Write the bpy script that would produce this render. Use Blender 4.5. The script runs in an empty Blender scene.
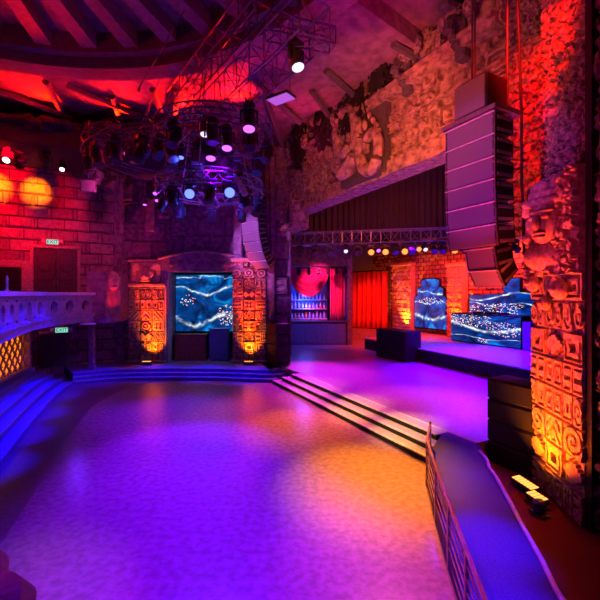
import bpy, math, random
from mathutils import Vector, Matrix, noise
PI = math.pi
sc = bpy.context.scene
COL = sc.collection
R = math.radians
F = 390.0; CAMZ = 4.5; HY = 294.0

# ------------------------------------------------------------------ coordinates
def at(px, py, Y):
    return Vector(((px-300)/F*Y, Y, CAMZ-(py-HY)/F*Y))
def fl(px, py, z=0.0):
    Y = (CAMZ-z)*F/(py-HY)
    return Vector(((px-300)/F*Y, Y, z))
D = Vector((-0.4564, 0.8898, 0)); U = Vector((0.8898, 0.4564, 0)); ZUP = Vector((0,0,1))
def S(a, b, z=0.0):
    return D*a + U*b + Vector((0,0,z))
STAGE_ROT = -math.atan2(0.8898, 0.4564)      # local Y -> upstage, local -Y -> audience, local X -> -D

# ------------------------------------------------------------------ mesh builder
class MB:
    def __init__(s): s.v=[]; s.f=[]; s.m=[]
    def add(s, vs, fs, mi=0):
        n=len(s.v); s.v += [tuple(v) for v in vs]
        s.f += [tuple(i+n for i in f) for f in fs]; s.m += [mi]*len(fs)
        return s
    def box(s, lo, hi, M=None, mi=0):
        x0,y0,z0=lo; x1,y1,z1=hi
        vs=[Vector(p) for p in ((x0,y0,z0),(x1,y0,z0),(x1,y1,z0),(x0,y1,z0),(x0,y0,z1),(x1,y0,z1),(x1,y1,z1),(x0,y1,z1))]
        if M is not None: vs=[M@v for v in vs]
        return s.add(vs, [(0,3,2,1),(4,5,6,7),(0,1,5,4),(1,2,6,5),(2,3,7,6),(3,0,4,7)], mi)
    def cbox(s, c, sz, M=None, mi=0):
        return s.box([c[i]-sz[i]/2 for i in range(3)], [c[i]+sz[i]/2 for i in range(3)], M, mi)
    def bbox(s, lo, hi, bv, M=None, mi=0):
        # box with chamfered vertical and horizontal edges (rounded by stacking three slabs)
        x0,y0,z0=lo; x1,y1,z1=hi
        def ring(i, z):
            return [(x0+i+bv*.0,y0+i+bv,z),(x0+i+bv,y0+i,z),(x1-i-bv,y0+i,z),(x1-i,y0+i+bv,z),(x1-i,y1-i-bv,z),(x1-i-bv,y1-i,z),(x0+i+bv,y1-i,z),(x0+i,y1-i-bv,z)]
        rs=[ring(bv,z0),ring(0,z0+bv),ring(0,z1-bv),ring(bv,z1)]
        vs=[Vector(p) for r in rs for p in r]
        if M is not None: vs=[M@v for v in vs]
        fs=[tuple(reversed(range(8))), tuple(range(24,32))]
        for k in range(3):
            for i in range(8):
                j=(i+1)%8; fs.append((k*8+i,k*8+j,k*8+8+j,k*8+8+i))
        return s.add(vs,fs,mi)
    def tube(s, pts, r, n=8, mi=0, cap=True, radii=None):
        pts=[Vector(p) for p in pts]; rings=[]
        for i,p in enumerate(pts):
            t=(pts[min(i+1,len(pts)-1)]-pts[max(i-1,0)])
            if t.length<1e-9: t=Vector((0,0,1))
            t.normalize()
            ref=Vector((0,0,1)) if abs(t.z)<.9 else Vector((1,0,0))
            a=t.cross(ref).normalized(); b=t.cross(a)
            rr=radii[i] if radii else r
            rings.append([p+a*rr*math.cos(2*PI*k/n)+b*rr*math.sin(2*PI*k/n) for k in range(n)])
        vs=[v for q in rings for v in q]; fs=[]
        for i in range(len(pts)-1):
            for k in range(n):
                j=(k+1)%n; fs.append((i*n+k,i*n+j,(i+1)*n+j,(i+1)*n+k))
        if cap: fs.append(tuple(reversed(range(n)))); fs.append(tuple(range((len(pts)-1)*n,len(pts)*n)))
        return s.add(vs,fs,mi)
    def lathe(s, prof, M=None, n=16, mi=0):
        vs=[];fs=[]
        for (r,z) in prof:
            for k in range(n): vs.append(Vector((r*math.cos(2*PI*k/n), r*math.sin(2*PI*k/n), z)))
        for i in range(len(prof)-1):
            for k in range(n):
                j=(k+1)%n; fs.append((i*n+k,i*n+j,(i+1)*n+j,(i+1)*n+k))
        fs.append(tuple(reversed(range(n)))); fs.append(tuple(range((len(prof)-1)*n,len(prof)*n)))
        if M is not None: vs=[M@v for v in vs]
        return s.add(vs,fs,mi)
    def ell(s, c, r, M=None, nu=14, nv=9, mi=0):
        vs=[];fs=[]
        for i in range(nv+1):
            th=PI*i/nv
            for k in range(nu):
                ph=2*PI*k/nu
                vs.append(Vector((c[0]+r[0]*math.sin(th)*math.cos(ph), c[1]+r[1]*math.sin(th)*math.sin(ph), c[2]+r[2]*math.cos(th))))
        for i in range(nv):
            for k in range(nu):
                j=(k+1)%nu; fs.append((i*nu+k,(i+1)*nu+k,(i+1)*nu+j,i*nu+j))
        if M is not None: vs=[M@v for v in vs]
        return s.add(vs,fs,mi)
    def prism(s, poly, z0, z1, mi=0):
        n=len(poly)
        def zz(z,i): return z[i] if isinstance(z,(list,tuple)) else z
        vs=[(p[0],p[1],zz(z0,i)) for i,p in enumerate(poly)]+[(p[0],p[1],zz(z1,i)) for i,p in enumerate(poly)]
        area=sum(poly[i][0]*poly[(i+1)%n][1]-poly[(i+1)%n][0]*poly[i][1] for i in range(n))
        fs=[tuple(reversed(range(n))),tuple(range(n,2*n))]+[(i,(i+1)%n,(i+1)%n+n,i+n) for i in range(n)]
        if area<0: fs=[tuple(reversed(f)) for f in fs]
        return s.add(vs,fs,mi)
    def strip(s, A, B, z0, z1, mi=0):
        # closed solid between two polylines A and B (same length)
        n=len(A)
        for i in range(n-1):
            s.prism([A[i],A[i+1],B[i+1],B[i]], z0, z1, mi)
        return s
    def build(s, name, mat, parent=None, smooth=False, M=None):
        me=bpy.data.meshes.new(name); 
        vs=s.v if M is None else [tuple(M@Vector(v)) for v in s.v]
        me.from_pydata(vs,[],s.f); 
        mats=mat if isinstance(mat,(list,tuple)) else [mat]
        for m in mats: me.materials.append(m)
        if len(mats)>1: me.polygons.foreach_set('material_index', s.m)
        if smooth: me.polygons.foreach_set('use_smooth',[True]*len(s.f))
        me.update()
        o=bpy.data.objects.new(name,me); COL.objects.link(o)
        if parent is not None: o.parent=parent
        return o

def tag(o, label=None, cat=None, group=None, kind=None):
    if label: o['label']=label
    if cat: o['category']=cat
    if group: o['group']=group
    if kind: o['kind']=kind
    return o
def thing(name, label, cat, loc=(0,0,0), rz=0, group=None):
    o=bpy.data.objects.new(name,None); COL.objects.link(o); o.empty_display_size=.1
    o.location=loc; o.rotation_euler=(0,0,rz)
    return tag(o,label,cat,group)
def struct(name, mb, mat, smooth=False):
    return tag(mb.build(name,mat,smooth=smooth), kind='structure')
def copy_tree(o, parent=None):
    c=o.copy(); COL.objects.link(c); c.parent=parent
    for ch in list(o.children): copy_tree(ch,c)
    return c

# ------------------------------------------------------------------ materials
def mat(name, col, rough=.6, metal=0, bump=0, scale=8, col2=None, detail=6, spec=.5, emit=None, estr=0, dist=.05):
    m=bpy.data.materials.new(name); m.use_nodes=True
    nt=m.node_tree; N=nt.nodes; L=nt.links; b=N['Principled BSDF']
    b.inputs['Base Color'].default_value=(*col,1); b.inputs['Roughness'].default_value=rough
    b.inputs['Metallic'].default_value=metal; b.inputs['Specular IOR Level'].default_value=spec
    tc=N.new('ShaderNodeTexCoord'); no=N.new('ShaderNodeTexNoise')
    no.inputs['Scale'].default_value=scale; no.inputs['Detail'].default_value=detail
    L.new(tc.outputs['Object'],no.inputs['Vector'])
    c2=col2 if col2 else tuple(x*.7 for x in col)
    rp=N.new('ShaderNodeValToRGB'); rp.color_ramp.elements[0].position=.35; rp.color_ramp.elements[1].position=.65
    rp.color_ramp.elements[0].color=(*c2,1); rp.color_ramp.elements[1].color=(*col,1)
    L.new(no.outputs['Fac'],rp.inputs['Fac']); L.new(rp.outputs['Color'],b.inputs['Base Color'])
    if bump:
        bp=N.new('ShaderNodeBump'); bp.inputs['Strength'].default_value=bump; bp.inputs['Distance'].default_value=dist
        L.new(no.outputs['Fac'],bp.inputs['Height']); L.new(bp.outputs['Normal'],b.inputs['Normal'])
    if emit:
        b.inputs['Emission Color'].default_value=(*emit,1); b.inputs['Emission Strength'].default_value=estr
    return m
def brick_mat(name, c1, c2, mortar, bw, bh, bump=.6, vec='Generated', rough=.8, axis=None, msize=.03):
    m=bpy.data.materials.new(name); m.use_nodes=True
    nt=m.node_tree; N=nt.nodes; L=nt.links; b=N['Principled BSDF']; b.inputs['Roughness'].default_value=rough
    tc=N.new('ShaderNodeTexCoord'); 
    # distance along the wall and height
    dt=N.new('ShaderNodeVectorMath'); dt.operation='DOT_PRODUCT'; dt.inputs[1].default_value=axis
    L.new(tc.outputs['Object'],dt.inputs[0])
    sp=N.new('ShaderNodeSeparateXYZ'); L.new(tc.outputs['Object'],sp.inputs[0])
    cb=N.new('ShaderNodeCombineXYZ'); L.new(dt.outputs['Value'],cb.inputs[0]); L.new(sp.outputs['Z'],cb.inputs[1])
    br=N.new('ShaderNodeTexBrick'); br.inputs['Scale'].default_value=1; br.inputs['Brick Width'].default_value=bw; br.inputs['Row Height'].default_value=bh
    br.inputs['Mortar Size'].default_value=msize; br.inputs['Mortar Smooth'].default_value=.3; br.inputs['Bias'].default_value=0
    br.inputs['Color1'].default_value=(*c1,1); br.inputs['Color2'].default_value=(*c2,1); br.inputs['Mortar'].default_value=(*mortar,1)
    L.new(cb.outputs[0],br.inputs['Vector'])
    no=N.new('ShaderNodeTexNoise'); no.inputs['Scale'].default_value=5; no.inputs['Detail'].default_value=8
    L.new(tc.outputs['Object'],no.inputs['Vector'])
    mx=N.new('ShaderNodeMix'); mx.data_type='RGBA'; mx.blend_type='MULTIPLY'; mx.inputs[0].default_value=.7
    rp=N.new('ShaderNodeValToRGB'); rp.color_ramp.elements[0].position=.3; rp.color_ramp.elements[1].position=.7
    rp.color_ramp.elements[0].color=(.35,.35,.35,1); L.new(no.outputs['Fac'],rp.inputs[0])
    L.new(br.outputs['Color'],mx.inputs[6]); L.new(rp.outputs[0],mx.inputs[7]); L.new(mx.outputs[2],b.inputs['Base Color'])
    inv=N.new('ShaderNodeMath'); inv.operation='SUBTRACT'; inv.inputs[0].default_value=1; L.new(br.outputs['Fac'],inv.inputs[1])
    ad=N.new('ShaderNodeMath'); ad.operation='ADD'; L.new(inv.outputs[0],ad.inputs[0]); L.new(no.outputs['Fac'],ad.inputs[1])
    bp=N.new('ShaderNodeBump'); bp.inputs['Strength'].default_value=bump; bp.inputs['Distance'].default_value=.08
    L.new(ad.outputs[0],bp.inputs['Height']); L.new(bp.outputs['Normal'],b.inputs['Normal'])
    return m
def emis(name, col, st):
    m=bpy.data.materials.new(name); m.use_nodes=True; N=m.node_tree.nodes; L=m.node_tree.links
    b=N['Principled BSDF']; b.inputs['Base Color'].default_value=(*[c*.3 for c in col],1)
    b.inputs['Emission Color'].default_value=(*col,1); b.inputs['Emission Strength'].default_value=st
    return m
def screen_mat(name, ua, va, waves, crowd, st=1.6, base=((0,.004,.03),(0,.04,.20),(.0,.25,.62)), nscale=3.0):
    """ua/va: index of the generated axis used as u and v. waves: (height, amp, freq, phase, width). crowd: (u0,v0,ru,rv)"""
    m=bpy.data.materials.new(name); m.use_nodes=True; nt=m.node_tree; N=nt.nodes; L=nt.links
    b=N['Principled BSDF']; b.inputs['Base Color'].default_value=(.01,.01,.012,1); b.inputs['Roughness'].default_value=.5; b.inputs['Specular IOR Level'].default_value=.1
    tc=N.new('ShaderNodeTexCoord'); sp=N.new('ShaderNodeSeparateXYZ'); L.new(tc.outputs['Generated'],sp.inputs[0])
    u=sp.outputs[ua]; v=sp.outputs[va]
    cb=N.new('ShaderNodeCombineXYZ'); L.new(u,cb.inputs[0]); L.new(v,cb.inputs[1])
    def M(op,a,bv=None,c=None):
        n=N.new('ShaderNodeMath'); n.operation=op
        for i,x in enumerate((a,bv,c)):
            if x is None: continue
            if isinstance(x,(int,float)): n.inputs[i].default_value=x
            else: L.new(x,n.inputs[i])
        return n.outputs[0]
    no=N.new('ShaderNodeTexNoise'); no.inputs['Scale'].default_value=nscale; no.inputs['Detail'].default_value=10; no.inputs['Roughness'].default_value=.6; no.inputs['Distortion'].default_value=1.2
    L.new(cb.outputs[0],no.inputs['Vector'])
    rp=N.new('ShaderNodeValToRGB'); e=rp.color_ramp.elements
    e[0].position=.38; e[0].color=(*base[0],1); e[1].position=.70; e[1].color=(*base[2],1)
    k=e.new(.52); k.color=(*base[1],1); L.new(no.outputs['Fac'],rp.inputs[0])
    tot=None
    for (h,am,fr,ph,w) in waves:
        s1=M('SINE',M('MULTIPLY_ADD',u,fr,ph)); c=M('MULTIPLY_ADD',s1,am,h)
        c=M('ADD',c,M('MULTIPLY',M('SUBTRACT',no.outputs['Fac'],.5),.18))
        d=M('ABSOLUTE',M('SUBTRACT',v,c)); g=M('MAXIMUM',M('SUBTRACT',1,M('DIVIDE',d,w)),0); g=M('POWER',g,2)
        tot=g if tot is None else M('MAXIMUM',tot,g)
    vo=N.new('ShaderNodeTexVoronoi'); vo.inputs['Scale'].default_value=32; L.new(cb.outputs[0],vo.inputs['Vector'])
    dots=M('GREATER_THAN',.34,vo.outputs['Distance'])
    no2=N.new('ShaderNodeTexNoise'); no2.inputs['Scale'].default_value=14; L.new(cb.outputs[0],no2.inputs['Vector'])
    cm=None
    for (u0,v0,ru,rv) in crowd:
        du=M('DIVIDE',M('SUBTRACT',u,u0),ru); dv=M('DIVIDE',M('SUBTRACT',v,v0),rv)
        q=M('SUBTRACT',1.0,M('ADD',M('MULTIPLY',du,du),M('MULTIPLY',dv,dv))); q=M('MAXIMUM',q,0)
        cm=q if cm is None else M('MAXIMUM',cm,q)
    if cm is not None:
        cm=M('GREATER_THAN',M('MULTIPLY',cm,no2.outputs['Fac']),.16); cm=M('MULTIPLY',dots,cm)
    mx=N.new('ShaderNodeMix'); mx.data_type='RGBA'; L.new(rp.outputs[0],mx.inputs[6]); mx.inputs[7].default_value=(.75,.95,1,1)
    mx.clamp_factor=True; n3=N.new('ShaderNodeTexNoise'); n3.inputs['Scale'].default_value=9; n3.inputs['Detail'].default_value=3; L.new(cb.outputs[0],n3.inputs['Vector']); L.new(M('MULTIPLY',tot,M('MINIMUM',M('MAXIMUM',M('MULTIPLY_ADD',n3.outputs['Fac'],4.0,-1.5),.12),1)),mx.inputs[0]); out=mx.outputs[2]
    if cm is not None:
        rc=N.new('ShaderNodeValToRGB'); q=rc.color_ramp.elements; q[0].color=(.9,.12,.05,1); q[1].color=(.15,.5,1,1); k=q.new(.5); k.color=(1,.8,.62,1)
        se=N.new('ShaderNodeSeparateColor'); L.new(vo.outputs['Color'],se.inputs[0]); L.new(se.outputs[0],rc.inputs[0])
        m2=N.new('ShaderNodeMix'); m2.data_type='RGBA'; L.new(cm,m2.inputs[0]); L.new(out,m2.inputs[6]); L.new(rc.outputs[0],m2.inputs[7]); out=m2.outputs[2]
    L.new(out,b.inputs['Emission Color']); b.inputs['Emission Strength'].default_value=st
    return m

M_ = {}
M_['stone']=mat('carved_stone',(.54,.36,.28),.75,bump=.5,scale=12,col2=(.26,.16,.12),detail=8,dist=.03)  # darker mottling imitates crease shade by colour
M_['header']=mat('shade_mottled_stone',(.52,.33,.24),.8,bump=.8,scale=4,col2=(.16,.09,.07),detail=12,dist=.08)  # dark noise tone stands in for shade in the carved creases
M_['rough']=mat('rough_rock',(.44,.29,.25),.85,bump=1,scale=9,col2=(.08,.045,.04),detail=12,dist=.12)  # crevice shade put into the colour as dark noise
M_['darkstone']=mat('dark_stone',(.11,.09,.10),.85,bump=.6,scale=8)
M_['farwall']=mat('plum_plaster',(.26,.16,.22),.7,bump=.5,scale=4,col2=(.12,.07,.10),detail=8)
M_['dance']=mat('polished_floor',(.46,.27,.38),.27,bump=.012,scale=7,col2=(.32,.18,.26),spec=.45,dist=.02)
M_['ring']=mat('outer_floor',(.20,.09,.18),.34,bump=.12,scale=10,spec=.5,dist=.02)
M_['steps']=mat('ring_step_paint',(.16,.14,.42),.6,spec=.2,bump=.15,scale=10,dist=.02)
M_['stagefloor']=mat('stage_boards',(.46,.28,.42),.36,bump=.12,scale=6,col2=(.34,.20,.32),spec=.6,dist=.02)
M_['tread']=mat('pale_tread',(.62,.54,.50),.5,bump=.2,scale=14,col2=(.48,.38,.36),dist=.02)
M_['nosing']=mat('white_nosing',(.85,.78,.72),.5)
M_['black']=mat('black_paint',(.014,.011,.014),.6,spec=.25)
M_['grille']=mat('speaker_grille',(.20,.15,.19),.5,bump=.4,scale=120,dist=.01)
M_['cab']=mat('cabinet_black',(.03,.02,.028),.55,spec=.25)
M_['steel']=mat('steel',(.35,.33,.35),.35,metal=.8)
M_['truss']=mat('truss_aluminium',(.26,.22,.26),.4,metal=.7)
M_['darkmetal']=mat('dark_metal',(.06,.05,.06),.45,metal=.4)
M_['carpet']=mat('ramp_carpet',(.10,.07,.22),.9,bump=.5,scale=60,col2=(.06,.045,.14),spec=.1,dist=.01)
M_['redcarpet']=mat('red_carpet',(.20,.02,.02),.85,bump=.4,scale=40,dist=.01)
M_['wood']=mat('brown_planks',(.30,.14,.09),.6,bump=.4,scale=6)
M_['ceiling']=mat('painted_ceiling',(.30,.15,.19),.85,bump=.4,scale=3,col2=(.17,.08,.11))
M_['beam']=mat('ceiling_beam',(.34,.16,.18),.75,bump=.3,scale=5)
M_['soffit']=mat('dark_soffit',(.05,.03,.04),.9,bump=.4,scale=4)
M_['blackdrape']=mat('black_velour',(.06,.035,.04),.95,scale=20)
M_['reddrape']=mat('red_drape',(.62,.05,.02),.85,scale=20)
M_['pinkdrape']=mat('pink_drape',(.75,.10,.22),.8,scale=20)
M_['parapet']=mat('parapet_stone',(.36,.30,.38),.75,bump=.5,scale=6)
M_['rail']=mat('copper_rail',(.55,.32,.26),.35,metal=.6)
M_['kerb']=mat('pale_kerb',(.80,.62,.70),.5)
M_['leaf']=mat('dark_leaves',(.014,.010,.008),.8)
M_['lathes']=mat('brown_lattice',(.25,.10,.04),.7)
M_['glow']=emis('added_amber_glow',(1,.22,.005),1.3)
M_['white_l']=emis('lens_white',(1,.85,.75),4)
M_['violet_l']=emis('lens_violet',(.52,.10,1),2.2)
M_['blue_l']=emis('lens_blue',(.09,.14,1),3.2)
M_['pale_l']=emis('lens_pale',(.75,.7,1),1.6)
M_['warm_l']=emis('lens_amber',(1,.24,.03),2.2)
M_['orange_l']=emis('lens_orange',(1,.33,.06),2.4)
M_['off_l']=mat('lens_unlit',(.07,.06,.09),.2)
M_['exit']=emis('exit_green',(.25,.8,.6),.9)
M_['exitbox']=mat('exit_housing',(.3,.35,.35),.5)
M_['bottle']=mat('bottle_glass',(.45,.55,.85),.1,spec=.8,emit=None)
M_['bottle_warm']=mat('bottle_amber',(.8,.3,.25),.1,spec=.8)
M_['edge']=mat('pale_glint_strip',(.75,.6,.75),.5)
M_['doorwood']=mat('dark_door_wood',(.07,.03,.025),.5,bump=.4,scale=9)
M_['white']=mat('pale_plastic',(.75,.7,.75),.5)

# ------------------------------------------------------------------ relief surfaces
def hsh(*k):
    return random.Random(hash(tuple(int(x) for x in k))).random()
def sstep(a,b,x):
    t=max(0,min(1,(x-a)/(b-a))); return t*t*(3-2*t)
def glyph(kind, x, y):
    """height 0..1 inside one carved block, x,y in -1..1: raised faces cut by narrow grooves"""
    r=math.hypot(x,y); q=max(abs(x),abs(y))
    if q>.93: return 0
    if kind==0: return 0 if abs(q-.62)<.10 or q<.16 else (1 if q>.3 else .7)
    if kind==1: return 0 if abs(r-.80)<.09 or abs(r-.36)<.09 else (1 if r<.8 else .6)
    if kind==2:
        a=math.atan2(y,x)/(2*PI)+.5; return 0 if ((r*2.0-a)%1.0)<.24 and r<1.0 else 1
    if kind==3: return 0 if (abs(y)%.6)<.15 and abs(x)<.7 else 1
    if kind==4: return 0 if ((x+y*.8+2)%.7)<.2 and q<.75 else 1
    if kind==5:
        st=math.floor((abs(x))*4)/4; d=abs(y)-(.8-st*.7); return 0 if abs(d)<.12 else (1 if d<0 else .5)
    if kind==6: return 0 if (abs(q-.7)<.08 and y<.5) or (abs(x)<.3 and -.3<y<.3) else 1
    if kind==7: return 0 if (abs(abs(x)-.3)<.08 and abs(y)<.7) or (abs(abs(y)-.35)<.08 and abs(x)<.7) else 1
    return 1
def mask_panel(half, z, W, H, seed, ch=.62, cw=.34):
    """half: |s| distance from the axis (mirrored), z height: Mayan style stacked bands of glyph blocks"""
    row=int(z//ch); big=hsh(seed,row,77)<.34
    c=cw*(2.0 if big else 1.0)
    i=int(half//c) if not big else int((half+c/2)//c)
    x=((half/c)%1.0)*2-1 if not big else (((half+c/2)/c)%1.0)*2-1
    y=((z/ch)%1.0)*2-1
    k=int(hsh(seed,row,i)*8)
    g=glyph(k,x,y)
    if abs(y)>.93: g=0
    return g
def relief(name, o, u, v, n, W, H, nu, nv, fn, thick, material, parent=None, smooth=False):
    """solid slab whose front face is carved by fn(s,t) metres along n. o is the bottom left of the front."""
    o=Vector(o); u=Vector(u).normalized(); v=Vector(v).normalized(); n=Vector(n).normalized()
    b=MB(); vs=[]; fs=[]
    for j in range(nv+1):
        for i in range(nu+1):
            s=W*i/nu; t=H*j/nv; vs.append(o+u*s+v*t+n*fn(s,t))
    w=nu+1
    flip = u.cross(v).dot(n)<0
    for j in range(nv):
        for i in range(nu):
            q=(j*w+i,j*w+i+1,(j+1)*w+i+1,(j+1)*w+i); fs.append(tuple(reversed(q)) if flip else q)
    per=[i for i in range(w)]+[j*w+nu for j in range(1,nv+1)]+[nv*w+i for i in range(nu-1,-1,-1)]+[j*w for j in range(nv-1,0,-1)]
    base=len(vs)
    for k in per:
        j,i=divmod(k,w); vs.append(o+u*(W*i/nu)+v*(H*j/nv)-n*thick)
    m=len(per)
    for a in range(m):
        c=(a+1)%m; q=(per[a],base+a,base+c,per[c]); fs.append(tuple(reversed(q)) if flip else q)
    q=tuple(base+a for a in range(m)); fs.append(q if flip else tuple(reversed(q)))
    b.add(vs,fs); return b.build(name,material,parent,smooth=smooth)
def nz(x,y,z=0): return noise.noise(Vector((x,y,z)))
def fbm(x,y,z=0,o=4): return noise.fractal(Vector((x,y,z)),.9,2.1,o)
def vor(x,y,z=0):
    d=noise.voronoi(Vector((x,y,z)))[0]; return d[1]-d[0]

# ------------------------------------------------------------------ camera, world
cam=bpy.data.cameras.new('camera'); cam.sensor_width=36; cam.lens=36*F/600; cam.shift_y=-(300-HY)/600; cam.clip_end=200
co=bpy.data.objects.new('camera',cam); COL.objects.link(co); co.location=(0,0,CAMZ); co.rotation_euler=(PI/2,0,0); sc.camera=co
w=bpy.data.worlds.new('world'); sc.world=w; w.use_nodes=True
w.node_tree.nodes['Background'].inputs[0].default_value=(.55,.08,.42,1); w.node_tree.nodes['Background'].inputs[1].default_value=.008
sc.view_settings.view_transform='Standard'; sc.view_settings.look='None'; sc.view_settings.gamma=1; sc.view_settings.exposure=0; sc.view_settings.use_curve_mapping=False
sc.cycles.use_denoising=True
sc.cycles.max_bounces=4; sc.cycles.diffuse_bounces=1; sc.cycles.sample_clamp_indirect=4

# ------------------------------------------------------------------ floors
STH=.5; PLZ=.45; RZ=1.3
mb=MB(); mb.prism([(-22,1),(14,1),(30,48),(-22,48)],-.3,0); struct('floor',mb,M_['ring'])
def catmull(P,n=6):
    P=[Vector(p) for p in P]; out=[]
    for i in range(len(P)-1):
        a=P[max(i-1,0)];b=P[i];c=P[i+1];d=P[min(i+2,len(P)-1)]
        for k in range(n):
            t=k/n; out.append(.5*((2*b)+(c-a)*t+(2*a-5*b+4*c-d)*t*t+(3*b-a-3*c+d)*t**3))
    out.append(P[-1]); return out
inner=catmull([(-4.2,2.6),(-4.75,4.6),(-5.35,6.9),(-6.5,10.2),(-7.7,13.6),(-8.35,16.4),(-7.9,18.8),(-5.7,19.95),(-3.4,19.9),(-1.3,19.6)],5)
st0n=S(7.55,7.56); st0f=S(18.0,7.9)
poly=[(p.x,p.y) for p in inner]+[(st0f.x,st0f.y),(st0n.x,st0n.y),(3.3,10.1),(2.95,9.2),(2.5,7),(2.25,5.6),(1.9,3.2),(1.7,2.6)]
mb=MB(); mb.prism(poly,0,.012); o=struct('floor_dance',mb,M_['dance'])
# red carpeted floor to the right of the ramp
mb=MB(); mb.prism([(3.9,3.2),(8,3.2),(8,10.6),(4.7,10.6),(4.5,9.5),(4.35,8.7),(3.95,6.0)],0,.01); struct('floor_carpet',mb,M_['redcarpet'])

# raised platform behind the floor with three steps
back=catmull([(-11.2,19.2),(-9.8,19.9),(-7.8,20.25),(-4.6,20.2),(-1.25,19.75)],5)
def offs(P,d):
    out=[]
    for i,p in enumerate(P):
        t=(P[min(i+1,len(P)-1)]-P[max(i-1,0)]).normalized(); out.append(Vector((p.x-t.y*d,p.y+t.x*d)))
    return out
b0=[Vector((p.x,p.y)) for p in back]; b1=offs(b0,.42); b2=offs(b0,.84)
far_=[Vector((-16+ (16.5)*i/(len(b0)-1),25.2)) for i in range(len(b0))]
b1[-1]=S(18.6,8.3).xy; b2[-1]=S(18.9,8.9).xy; far_[-1]=S(24,8.9).xy
mb=MB(); mb.strip(b0,b1,0,.15); mb.strip(b1,b2,0,.30); mb.strip(b2,far_,0,PLZ)
struct('floor_platform',mb,M_['steps'])
mb=MB()
for q,z in ((b0,.15),(b1,.30),(b2,PLZ)):
    mb.tube([(p.x,p.y,z) for p in q],.025,6)
tag(mb.build('trim_1',M_['steel']),kind='structure')
# left curved steps
lf=catmull([(-6.6,5.2),(-7.1,8.0),(-7.75,10.1),(-8.55,12.0),(-9.5,14.3),(-10.6,17.2),(-11.2,19.2)],5)
l=[[Vector((p.x,p.y)) for p in lf]]
for k in range(1,5): l.append(offs(l[0],.40*k))
lend=offs(l[0],7)
mb=MB()
for k in range(4):
    mb.strip(l[k],l[k+1],0,.2*(k+1))
struct('floor_ring_steps',mb,M_['steps'])
mb=MB()
for k in range(1,4): mb.tube([(p.x,p.y,.2*(k+1)+.01) for p in l[k]],.02,6)
tag(mb.build('trim_2',M_['steel']),kind='structure')
mb=MB(); mb.strip(l[4],lend,0,1.0); struct('floor_terrace',mb,M_['steps'])
mb=MB(); q=offs(l[0],2.5); q2=offs(l[0],2.9); mb.strip(q,q2,1.0,1.22)
tag(mb.build('terrace_kerb',M_['steps']),'blue-lit curved kerb on the terrace left of the dance floor','kerb')
mb=MB(); q3=offs(l[0],6.5); mb.strip(q2,q3,1.0,1.2); struct('floor_deck',mb,M_['wood'])

# stage
stage=[S(7.15,8.95),S(24.2,8.95),S(31,8.95),S(31,25),S(3,25),S(3,10.4),S(7.15,10.4)]
mb=MB(); mb.prism([(p.x,p.y) for p in stage],0,STH); struct('floor_stage',mb,M_['stagefloor'])
mb=MB(); e=[S(24,8.98,STH),S(7.15,8.98,STH)]; mb.tube(e,.03,6); tag(mb.build('trim_3',M_['nosing']),kind='structure')

# steps up to the stage
st=thing('stage_steps','three long pale steps with black risers and white nosings up to the stage','steps',S(13,8.2,0))
Mi=Matrix.Translation(-S(13,8.2,0))
bs=[7.73,8.12,8.52,8.94]; na=[7.50,7.80,8.10,8.20]; fa=[18.05,17.8,17.5,17.2]
for k in range(3):
    z0=STH*k/3; z1=STH*(k+1)/3
    A=[S(na[k],bs[k]),S(fa[k],bs[k]),S(fa[k],bs[k+1]),S(na[k],bs[k+1])]
    mb=MB(); mb.prism([(p.x,p.y) for p in A],.012 if k==0 else .0,z1-.03); r=mb.build('riser',M_['black'],st,M=Mi)
    mb=MB(); mb.prism([(p.x,p.y) for p in A],z1-.03,z1+.004); mb.build('tread',M_['tread'],st,M=Mi)
    B=[S(na[k],bs[k]-.02),S(fa[k],bs[k]-.02),S(fa[k],bs[k]+.06),S(na[k],bs[k]+.06)]
    mb=MB(); mb.prism([(p.x,p.y) for p in B],z1-.025,z1+.012); n_=mb.build('nosing',M_['nosing'],st,M=Mi); n_['label']='white step edge'
st.location=S(13,8.2,0)
# ramp
rp=[S(8.22,8.93),S(7.0,8.93),(4.55,9.6),(4.35,8.7),(3.95,6.9),(3.62,5.55),(3.42,4.6),(3.2,3.2),(1.6,3.2),(2.2,5.0),(2.42,6.4),(2.72,8.0),(3.2,9.6),(3.4,10.1)]
rz=[STH,STH]+[.44,.40,.32,.26,.22,.16,.16,.24,.30,.36,.44,.46]
mb=MB(); P=[(p[0],p[1]) for p in rp]; mb.prism(P,0,rz)
tag(mb.build('carpeted_ramp',M_['carpet']),'dark blue carpeted ramp running down from the stage corner','ramp')
mb=MB(); kk=[(4.6,10.0,.47),(4.57,9.55,.46),(4.42,9.1,.44),(4.37,8.7,.42),(4.18,7.8,.38),(3.97,6.9,.34),(3.80,6.1,.31),(3.66,5.6,.29),(3.58,5.2,.27),(3.44,4.5,.24)]
mb.tube([Vector(p)+Vector((.0,0,.0)) for p in kk],.04,8)
tag(mb.build('ramp_kerb',M_['kerb']),'thin pink-lit pale kerb edging the carpeted ramp','kerb')
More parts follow.
